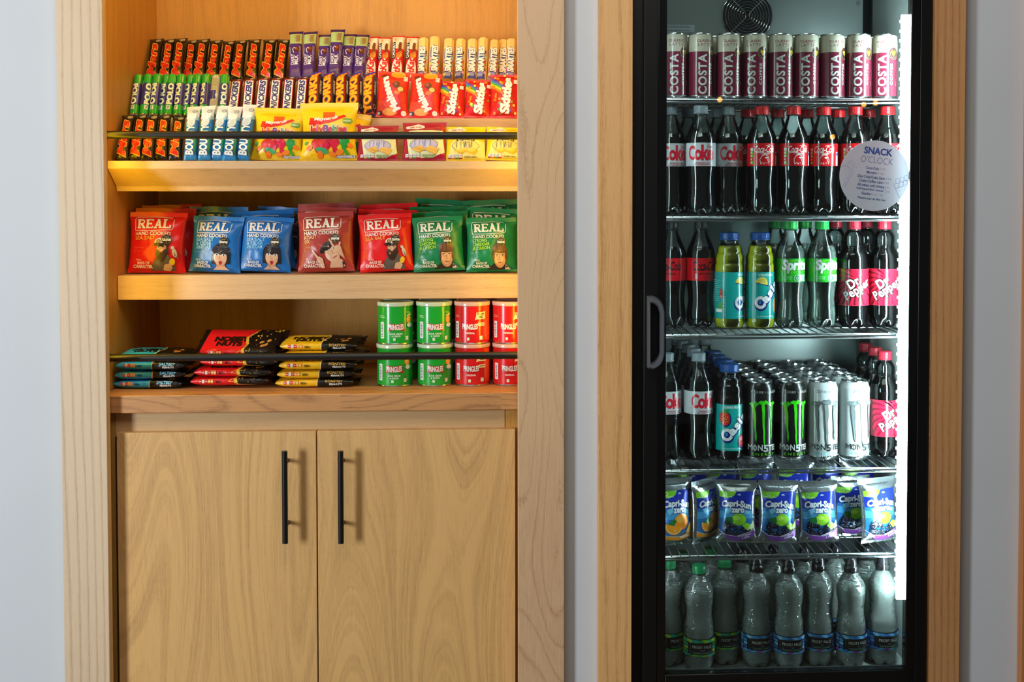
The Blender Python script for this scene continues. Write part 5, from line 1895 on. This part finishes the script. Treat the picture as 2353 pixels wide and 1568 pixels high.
def art_energy(kind):
    a = Art('tin')
    R = 33
    blk = kind == 'black'
    a.rect(-pi * R, 6, pi * R, 168, '0b0c0d' if blk else 'cdd3d4')
    fc = 'd4d8d6' if blk else '22282a'
    if not blk:
        random.seed(5)
        for i in range(26):
            x, y = random.uniform(-44, 44), random.uniform(20, 140)
            a.ring(x, y, random.uniform(3, 9), random.uniform(3, 8), .35, 'aab2b4', n=8, a0=random.uniform(0, 180), a1=random.uniform(200, 340))
    claw(a, 0, '38d010' if blk else '7c8688', 2, None if blk else '1c2224')
    if blk:
        a.poly([(-28, 121), (-22, 121), (-17, 95), (-18, 60), (-22, 90)], '86e02a')
    a.text('M', -30, 29, 11, 11.5, fc, shear=0).ell(-19.4, 28, 4.6, 5.4, fc).ell(-19.4, 28, 3, 3.8, '0b0c0d' if blk else 'cdd3d4').rect(-20, 21, -18.8, 35.5, fc)
    a.text('N', -8.4, 28.5, 9, 12, fc, bold=.02).text('5', 3.2, 27, 9, 14, fc, bold=.03).text('T', 13, 28, 8.5, 11, fc, bold=.03).text('E', 21.5, 28, 6.5, 11, fc, bold=.03).text('R', 30.5, 28, 8.5, 11.5, fc, bold=.02)
    a.text('ENERGY', 0, 14.5, 50, 5.5, '52b818' if blk else '58b8c4', bold=.02, sp=1.5)
    if not blk:
        a.text('ULTRA', 2, 6.8 + 1, 27, 4, '22282a', bold=.05, sp=1.2)
    a.text('TAURINE + GINSENG' if blk else 'ZERO SUGAR', 2, 147, 60 if blk else 46, 5.2, 'a8acaa' if blk else '5a6264', bold=.01, sp=1.2)
    return a


C_COF = can('coffee_can', 26.4, 136, art_coffee(), '731d36', 24.5, 6, 7)
C_BLK = can('energy_can', 32.3, 168, art_energy('black'), '0b0c0d', 27, 7, 15)
C_WHT = can('energy_can', 32.3, 168, art_energy('white'), 'cdd3d4', 27, 7, 15)


def art_pouch(kind):
    a = Art('foilfilm')
    org = kind == 'orange'
    a.poly([(-38, 22), (38, 30), (38, 122), (-38, 120)], '2a6fb4').poly([(-38, 84), (38, 84), (38, 122), (-38, 120)], '1c30a8').poly([(-38, 60), (38, 60), (38, 76), (-38, 76)], '4a9ad0')
    a.poly([(-38, 108), (-38, 121), (2, 121), (-4, 112), (-18, 106)], '7cc42a').ring(-24, 115, 3.4, 3.4, 1, 'e0f4c8', n=9).text('RECYCLABLE', -20, 109.5, 24, 2.6, 'e0f4c8', bold=.02)
    a.ell(8, 113, 4, 3.4, 'b8d4e8', a0=0, a1=180)
    a.text('Capri-Sun', 1, 93, 66, 18, 'f2f4fa', rot=-3, bold=.05, arc=5, out='101c6c', outw=.05)
    a.poly([(-26, 80), (-18, 84), (10, 85), (34, 76), (30, 72), (34, 68), (8, 76), (-14, 75), (-20, 70)], '86c8e8').text('zero', 5, 79, 28, 9, 'f4f8fc', bold=.05, out='1a3a8c', outw=.08)
    if org:
        a.ell(10, 54, 19, 18, 'ee8a1c').ell(6, 60, 10, 8, 'f6aa40').poly([(-26, 48), (-10, 62), (-2, 56), (-14, 44)], '2a7a34')
        a.ell(-8, 46, 22, 20, 'e87414', rot=-14, a0=180, a1=360).ell(-8, 46, 20, 18, 'f8e0a0', rot=-14, a0=180, a1=360).ell(-8, 46, 18.5, 16.5, 'f29a1e', rot=-14, a0=180, a1=360)
        a.ell(28, 40, 12, 14, 'ee8414', rot=60, a0=180, a1=360).ell(28, 40, 10, 12, 'f8c850', rot=60, a0=180, a1=360)
        a.poly([(-38, 30), (-20, 22), (10, 20), (38, 32), (38, 18), (8, 12), (-38, 18)], 'ee941e').line([(-38, 31), (-20, 23), (10, 21), (38, 33)], 1, 'f6ece0').text('ORANGE', 20, 21, 22, 4.6, 'fff8ee', rot=6, bold=.03)
    else:
        a.ell(6, 58, 17, 14, '8ed02c').ell(2, 62, 8, 5, 'b8e458').poly([(-26, 48), (-22, 62), (-8, 64), (-6, 52), (-16, 46)], '1f6a34').line([(-6, 66), (-5, 73)], 1, '5a4020')
        random.seed(12)
        for i in range(34):
            x, y = random.uniform(-26, 16), random.uniform(24, 50)
            r = random.uniform(3, 4.6)
            a.ell(x, y, r, r, '191a30', n=10).ell(x + 1, y + 1, r * .3, r * .3, '8a90b0', n=6)
        a.poly([(14, 46), (22, 52), (30, 48), (34, 36), (24, 34)], '8ed83a').poly([(24, 36), (36, 56), (38, 40), (32, 32)], 'e0e4b8')
        for i in range(6):
            a.ell(18 + i * 3.4, 31 + (i % 2) * 3, 3, 3, '191a30', n=8)
        a.poly([(-38, 32), (-24, 22), (0, 20), (38, 34), (38, 20), (6, 10), (-16, 11)], '7a3c9c').line([(-38, 33), (-24, 23), (0, 21), (38, 35)], 1, 'e8dcf2').text('BLACKCURRANT', 18, 24, 28, 3.8, 'f4ecf8', rot=10, bold=.02).text('& APPLE', 20, 19, 15, 3.4, 'f4ecf8', rot=10, bold=.02)
    return a


PCH = {k: make_pouch('juice_pouch', 'pouch', art_pouch(k), 88, 146, 36, 'b9bfc4', sty='silver', seed=s, cb=5, ct=9, pinch=.10, nu=21, nv=27, wr=1.8, pu=2.2, pv=2.8, flare=.0) for k, s in (('orange', 51), ('berry', 53))}
for k in PCH:
    for ch in PCH[k].children:
        if ch.name.startswith('pouch'):
            for sl in ch.material_slots:
                pass

# ================================================================== stocking the fridge
AW = 'counting from the handle'


def stand(kind, px, sy, y, rz, name_lb, cat, group, z=None, py=780):
    o = inst(kind)
    p = P(px, py, y)
    o.location = (p.x, y, z if z is not None else SHZ[sy] + 0.0002)
    if kind in (B['gwater'], B['bwater']):
        o.scale = (.93, .93, .99)
    elif kind in B.values():
        o.scale = (.972, .972, .99)
    elif kind is C_COF:
        o.scale = (.985, .985, 1)
    o.rotation_euler = (0, 0, rz)
    tag(o, name_lb, cat, group)
    return o


def rearx(px, py, y0, y1):
    return P(px, py, y0).x


# top shelf: coffee cans
for k, px in enumerate((1550, 1610, 1675, 1735.5, 1794, 1853, 1912, 1973, 2033)):
    rz = (.05, .22, 0, -.3, 0, -.1, .2, -.12, -.3)[k]
    stand(C_COF, px, 0, .115, rz, f'burgundy and cream coffee can, front row of the top shelf, {ORD[k]} {AW}', 'drink can', 'coffee cans on the top shelf', py=150)
    if k < 8:
        stand(C_COF, px + 32, 0, .165, rz * 2 + .6, f'burgundy and cream coffee can peeping from behind the front row, {ORD[k]} {AW}', 'drink can', 'coffee cans in the second row of the top shelf', py=150)

# second shelf: cola
G2 = 'cola bottles on the second shelf'
for k, (px, rz) in enumerate(((1541, .25), (1610, -.08), (1673, .2))):
    stand(B['diet'], px, 1, (.140, .108, .138)[k], rz, f'silver labelled cola bottle with grey cap on the second shelf, {ORD[k]} {AW}', 'drink bottle', G2, py=400)
for k, (px, rz) in enumerate(((1749.5, 0), (1822.6, .12), (1891.5, -.2), (1964, -.1), (2038, .2))):
    stand(B['cola'], px, 1, (.125, .12, .134, .124, .12)[k], rz, f'red labelled cola bottle with red cap, front of second shelf, {ORD[k]} {AW}', 'drink bottle', G2, py=400)
for k, px in enumerate((1718, 1787, 1853, 1926, 1996)):
    stand(B['cola'], px, 1, .215, .5 * k, f'red capped cola bottle behind the second shelf front row, {ORD[k]} {AW}', 'drink bottle', G2, py=260)
for k, px in enumerate((1582, 1642)):
    stand(B['diet'], px, 1, .215, .5 * k, f'grey capped cola bottle behind the second shelf front row, {ORD[k]} {AW}', 'drink bottle', G2, py=260)

# third shelf
G3 = 'drink bottles on the third shelf'
for k, px in enumerate((1543, 1613)):
    stand(B['zero'], px, 2, .166, (-.5, .08)[k], f'black capped zero sugar cola bottle with red label, {("cut off by the door frame", "beside the yellow juice")[k]}', 'drink bottle', G3, py=640)
for k, px in enumerate((1676, 1745)):
    stand(B['citrus'], px, 2, .14, (.95, .2)[k], f'yellow citrus juice bottle with blue cap, {("turned to show the back of its label", "lemon slice facing out")[k]}', 'drink bottle', G3, py=640)
for k, px in enumerate((1815, 1888)):
    stand(B['lemon'], px, 2, .14, (.1, .2)[k], f'green capped clear lemonade bottle on the third shelf, {("beside the yellow juice", "beside the cherry soda")[k]}', 'drink bottle', G3, py=640)
for k, px in enumerate((1961, 2030)):
    stand(B['cherry'], px, 2, .14, (0, -.1)[k], f'dark cherry soda bottle with red cap on the third shelf, {("beside the lemonade", "nearest the light strip")[k]}', 'drink bottle', G3, py=640)
for k, (kd, px) in enumerate((('lemon', 1782), ('lemon', 1850), ('cherry', 1919), ('cherry', 1990))):
    stand(B[kd], px, 2, .23, 1.0 + k, f'{("green capped lemonade", "red capped cherry soda")[kd == "cherry"]} bottle behind the third shelf front row, {("at the juice side", "between the two front lemonades", "between lemonade and cherry soda", "between the two cherry sodas")[k]}', 'drink bottle', G3, py=520)

# fourth shelf
G4 = 'drinks on the fourth shelf'
DEP = ('in the front', 'second deep', 'third deep', 'fourth deep', 'at the very back')
for px, nm in ((1532, 'nearest the handle'), (1605, 'beside the juice')):
    x = P(px, 880, .14).x
    for d in range(1 if px == 1532 else 5):
        o = inst(B['diet'])
        o.scale = (.972, .972, .99)
        o.location = (x + (0, .002, 0, -.004, .003)[d], .14 + .067 * d, SHZ[3] + .0002)
        o.rotation_euler = (0, 0, .35 + d if d else .32)
        tag(o, f'grey capped cola bottle on the fourth shelf, column {nm}, {DEP[d]}', 'drink bottle', G4)
x = P(1676, 880, .14).x
for d in range(4):
    o = inst(B['summer'])
    o.scale = (.972, .972, .99)
    o.location = (x, .14 + .067 * d, SHZ[3] + .0002)
    o.rotation_euler = (0, 0, .04 + d * .8)
    tag(o, f'dark summer fruits juice bottle with blue cap, {DEP[d]} of its column', 'drink bottle', G4)
o = inst(B['diet'])
o.scale = (.972, .972, .99)
o.location = (P(1621.5, 785, .395).x, .405, SHZ[3] + .0002)
tag(o, 'grey capped cola bottle standing last in the blue capped juice column', 'drink bottle', G4)
for c, px in enumerate((1745, 1816, 1890, 1963)):
    x = P(px, 880, .14).x
    for d in range(5):
        o = inst(C_BLK if c < 2 else C_WHT)
        o.location = (x + (0, .001, -.001, .001, 0)[d], .14 + .0672 * d, SHZ[3] + .0002)
        o.rotation_euler = (0, 0, (.12, .18, .05, .3)[c] + d * .4)
        cn = ('black energy can with green claw marks, column beside the strawberry juice', 'black energy can with green claw marks, column beside the white cans', 'white energy can with grey claw marks, column beside the black cans', 'white energy can with grey claw marks, column beside the cherry soda')[c]
        tag(o, f'{cn}, {DEP[d]}', 'drink can', 'energy cans on the fourth shelf')
x = P(2033, 880, .14).x
for d in range(3):
    o = inst(B['cherry'])
    o.scale = (.96, .96, .99)
    o.location = (x, .14 + .067 * d, SHZ[3] + .0002)
    o.rotation_euler = (0, 0, .3 + d)
    tag(o, f'red capped cherry soda bottle beside the white energy cans, {DEP[d]}', 'drink bottle', G4)

# fifth shelf: pouches
pp = (('orange', 1541, .115, .3, 1098), ('orange', 1620, .14, .75, 1100), ('berry', 1693, .125, -.25, 1103), ('berry', 1784, .12, .05, 1103), ('berry', 1881, .12, -.05, 1106), ('berry', 1955, .165, .1, 1092), ('berry', 2022, .115, .2, 1098))
for k, (kd, px, y, rz, pt) in enumerate(pp):
    o = inst(PCH[kd])
    p = P(px, 1200, y)
    o.location = (p.x, y, SHZ[4] + .0005)
    hz = (P(px, pt, y + .01).z - SHZ[4]) / .146
    o.scale = (1, 1, min(1.12, max(.9, hz)))
    o.rotation_euler = (-.04, radians((0, 1, -1, 2, -2, 0, -3)[k]), rz)
    tag(o, f'foil juice pouch with {"orange slices" if kd == "orange" else "apple and blackcurrants"} on the fifth shelf, {ORD[k]} {AW}', 'juice pouch', 'foil juice pouches on the fifth shelf')
for k, (kd, px) in enumerate((('orange', 1580), ('berry', 1655), ('berry', 1738), ('berry', 1830), ('berry', 1915), ('berry', 1985))):
    o = inst(PCH[kd])
    p = P(px, 1200, .22)
    o.location = (p.x, .215 + .004 * k, SHZ[4] + .0005)
    o.scale = (1, .8, 1.08)
    o.rotation_euler = (-.05, radians(2 - k), .15 * (k % 3 - 1))
    tag(o, f'foil juice pouch in the second row of the fifth shelf, {ORD[k]} {AW}', 'juice pouch', 'foil juice pouches behind the front row')

# floor of the fridge: water
for k, px in enumerate((1541, 1606, 1669, 1741, 1812, 1884, 1955, 2027)):
    kd = 'gwater' if k < 3 else 'bwater'
    stand(B[kd], px, 0, (.10, .082, .10, .10, .088, .10, .088, .10)[k], (.5, -.05, .15, .05, -.1, -.15, .1, .02)[k], f'{"green capped" if k < 3 else "black capped"} water bottle on the fridge floor, front row, {ORD[k]} {AW}', 'water bottle', 'water bottles at the bottom of the fridge', z=FZ0 + .0005, py=1420)
for k, px in enumerate((1568, 1634, 1704, 1776, 1848, 1920, 1990)):
    kd = 'gwater' if k < 2 else 'bwater'
    stand(B[kd], px, 0, (.170, .186)[k % 2], 1.0 + k, f'{"green capped" if k < 2 else "black capped"} water bottle, rear row on the fridge floor, {ORD[k]} {AW}', 'water bottle', 'water bottles in the second row', z=FZ0 + .0005, py=1420)

# ------------------------------------------------------------------ round price sign stuck on the glass
SIGN = bpy.data.materials.new('translucent_vinyl')
SIGN.use_nodes = True
_n, _l = SIGN.node_tree.nodes, SIGN.node_tree.links
_t = _n.new('ShaderNodeBsdfTranslucent')
_t.inputs[0].default_value = lin('f4f7ff')
_m = _n.new('ShaderNodeMixShader')
_m.inputs[0].default_value = 0.7
_n['Principled BSDF'].inputs['Base Color'].default_value = lin('f8faff')
_n['Principled BSDF'].inputs['Roughness'].default_value = 0.5
_l.new(_n['Principled BSDF'].outputs[0], _m.inputs[1])
_l.new(_t.outputs[0], _m.inputs[2])
_l.new(_m.outputs[0], _n['Material Output'].inputs[0])
sg = empty('price_sign')
c = P(2009, 404, 0.002)
sg.location = (c.x, 0.0025, c.z)
sg.rotation_euler = (0, radians(0), 0)
tag(sg, 'round white snack price sign stuck on the fridge door glass', 'sign')
MB().rev([(71.5, 0), (71.5, 1.0)], SIGN, 72).build('disc', sg).rotation_euler = (radians(90), 0, 0)
a = Art('paper')
RT = -6.7
for s, x, y, w, h, col, b in (('SNACK', 7.6, 49.3, 56.6, 13.2, '2f4f9c', .035), ("O'CLOCK", 5, 31.5, 67, 14, '6f7da8', -.012)):
    a.text(s, x, y, w, h, col, rot=RT, bold=b)
for s, pr_, x, y, w in (('Coca-Cola', '3.50', 2.5, 14.7, 40), ('Monster', '3.50', 1.7, 5.6, 35), ('Diet Coke/Coke Zero', '2.95', .5, -3.6, 69), ('Costa Coffee cans', '2.95', -.8, -12, 62), ('All other soft drinks', '2.95', -1.7, -20.6, 67), ('Still/sparkling water', '2.50', -2.5, -29, 69), ('Snacks', 'from 1.80', -3.9, -37.4, 45), ('Please pay at the bar', '', -5, -47.3, 58)):
    fr_ = len(s) / (len(s) + len(pr_) * .9 + (1 if pr_ else 0))
    w1, w2 = w * fr_, w * (1 - fr_) - 1.5
    c_, s_ = cos(radians(RT)), sin(radians(RT))
    d1 = -w / 2 + w1 / 2
    a.text(s, x + d1 * c_, y + d1 * s_, w1, 5.4, '34508c', rot=RT, bold=.02)
    if pr_:
        d2 = w / 2 - w2 / 2
        a.text(pr_, x + d2 * c_, y + d2 * s_ , w2, 4.2, 'aab2cc', rot=RT)
lc = 'a8b0d0'
a.line([(-68, 18), (-62, 22), (-48, 14), (-44, 11), (-46, 4), (-62, -24)], .8, lc).line([(-62, 22), (-60, 20), (-45, 12)], .8, lc).line([(-50, 10), (-52, 2), (-64, -20)], .6, lc)
for x, y in ((-55, 24), (-52, 28), (-46, 22), (-42, 24), (-44, 17), (-38, 18), (-47, 30)):
    a.ring(x, y, 1.3, 1.3, .5, lc, n=8)
for i in range(3):
    for j in range(2):
        a.rrect(42 + i * 9 - j * -2, -22 + i * 3 + j * 9 - 3, 49.5 + i * 9 + j * 2, -15 + i * 3 + j * 9, 1, lc, w=.6)
a.line([(38, -14), (52, -46)], .8, lc).line([(43, -26), (62, -20)], .8, lc)
mb = MB()
Surf([-70, 70], [-70, 70], lambda u, v: (u / 1000, -0.0011, v / 1000)).lay(mb, a, base=.05, eps=.02)
mb.build('printed_text', sg, smooth=0)
# small shifts, in millimetres, that keep neighbours from cutting into each other
BAKE = {'water_bottle': (-1, 18, 0), 'water_bottle.001': (-3, 0, 0), 'water_bottle.003': (-1, 18, 0), 'water_bottle.005': (-3, 0, 0), 'juice_pouch.006': (0, 0, 1.5), 'juice_pouch.004': (1, 0, 0.6), 'juice_pouch.003': (0, -2, 0.6), 'juice_pouch.001': (0, 0, 0.6), 'juice_pouch': (8, 0, 0), 'peanut_packet.002': (0, 0, 8), 'peanut_packet': (2, 0, 8), 'peanut_packet.001': (-12, 0, 11), 'peanut_packet.009': (0, 0, 8), 'peanut_packet.003': (0, 0, 8), 'peanut_packet.006': (-3, 0, 8), 'peanut_packet.010': (0, 0, 8), 'peanut_packet.004': (0, 0, 8), 'peanut_packet.007': (0, 0, 11), 'peanut_packet.011': (12, 0, 11), 'peanut_packet.005': (0, 0, 8), 'peanut_packet.012': (0, -5, 11), 'cherry_soda_bottle.001': (1, 0, 0), 'juice_bottle.002': (1, -1, 0), 'chocolate_bar.022': (8, 0, 0), 'coconut_bar.002': (0, 5, 0), 'chocolate_bar.023': (5, 8, 0), 'chocolate_bar.024': (3, -2, 0), 'chocolate_bar.025': (0, 5, 0), 'coconut_bar.003': (0, -3, 0), 'coconut_bar.004': (1, 2, 0), 'peanut_packet.008': (-12, -3, 11), 'cola_bottle.016': (-3, 0, 0), 'jelly_sweet_bag': (2, 3, 0), 'bacon_snack_packet.001': (0, -1, 0), 'water_bottle.008': (0, 5, 0), 'coffee_can.007': (0, 1, 0), 'coffee_can.009': (0, 1, 0), 'coffee_can.011': (0, 2, 0), 'coffee_can.013': (0, 1, 0), 'coffee_can.015': (0, 2, 0), 'water_bottle.009': (0, 12, 0), 'water_bottle.011': (0, 1, 0), 'water_bottle.013': (-1, 2, 0), 'energy_can.011': (0, 1, 0), 'energy_can.016': (-2, 5, 0), 'cola_bottle.019': (-1, 0, 0), 'cola_bottle.011': (1, 0, 0), 'cola_bottle.015': (8, 0, 0), 'juice_pouch.007': (0, 0, 0.6), 'juice_pouch.008': (0, 5, 0), 'juice_pouch.010': (0, 0, 0.6), 'mint_roll': (5, 0, 0), 'mint_roll.001': (5, 0, 0), 'mint_roll.009': (-1, -5, 0), 'mint_roll.010': (1, 0, 0), 'mint_roll.003': (5, 0, 0), 'mint_roll.004': (0, 18, 0), 'mint_roll.006': (2, 0, 0), 'mint_roll.007': (0, 12, 0), 'juice_pouch.012': (0, 0, 3), 'juice_pouch.011': (0, 18, 0.6), 'crisp_packet.014': (0, 5, 0), 'crisp_packet.016': (0, 3, 0), 'peanut_bar': (5, 1, 0), 'peanut_bar.002': (0, -1, 0), 'peanut_bar.003': (0, 3, 0), 'sweet_bag': (5, 0, 0), 'sweet_bag.001': (0, -1, 0), 'sweet_bag.004': (1, -5, 0), 'crisp_packet.019': (0, 1, 0), 'crisp_packet.007': (8, 0, 0), 'energy_can.012': (0, 2, 0), 'energy_can.017': (0, 8, 0), 'juice_bottle.004': (-2, 0, 0), 'crisp_packet.009': (0, 12, 0), 'crisp_packet.017': (0, 5, 0), 'crisp_packet.015': (-1, 8, 0), 'crisp_packet.013': (0, 18, 0), 'energy_can.013': (0, 2, 0), 'energy_can.018': (0, 8, 0), 'crisp_packet.018': (0, 1, 0), 'chocolate_bar.005': (0, 2, 0), 'chocolate_bar.010': (0, -1, 0), 'chocolate_bar.012': (0, -5, 0), 'sweet_tube.005': (3, 0, 0), 'sweet_tube.006': (8, 0, 0), 'chocolate_bar': (2, 0, 0), 'chocolate_bar.001': (3, 5, 0), 'chocolate_bar.002': (5, -3, 0.6), 'chocolate_bar.003': (0, 18, 0), 'chocolate_bar.006': (0, 2, 0), 'chocolate_bar.007': (0, -2, 0), 'chocolate_bar.014': (0, -8, 0), 'chocolate_bar.016': (5, -5, 0), 'sweet_tube.007': (8, 18, 0), 'wafer_bar': (1, 8, 0), 'cola_bottle.023': (0, 1, 0), 'cola_bottle.022': (-8, 0, 0), 'energy_can.019': (0, 8, 0)}
#BAKE#
for nm_, (a_, b_, c_) in BAKE.items():
    o = bpy.data.objects.get(nm_)
    if o:
        o.location = (o.location.x + a_ / 1000, o.location.y + b_ / 1000, o.location.z + c_ / 1000)
clean()
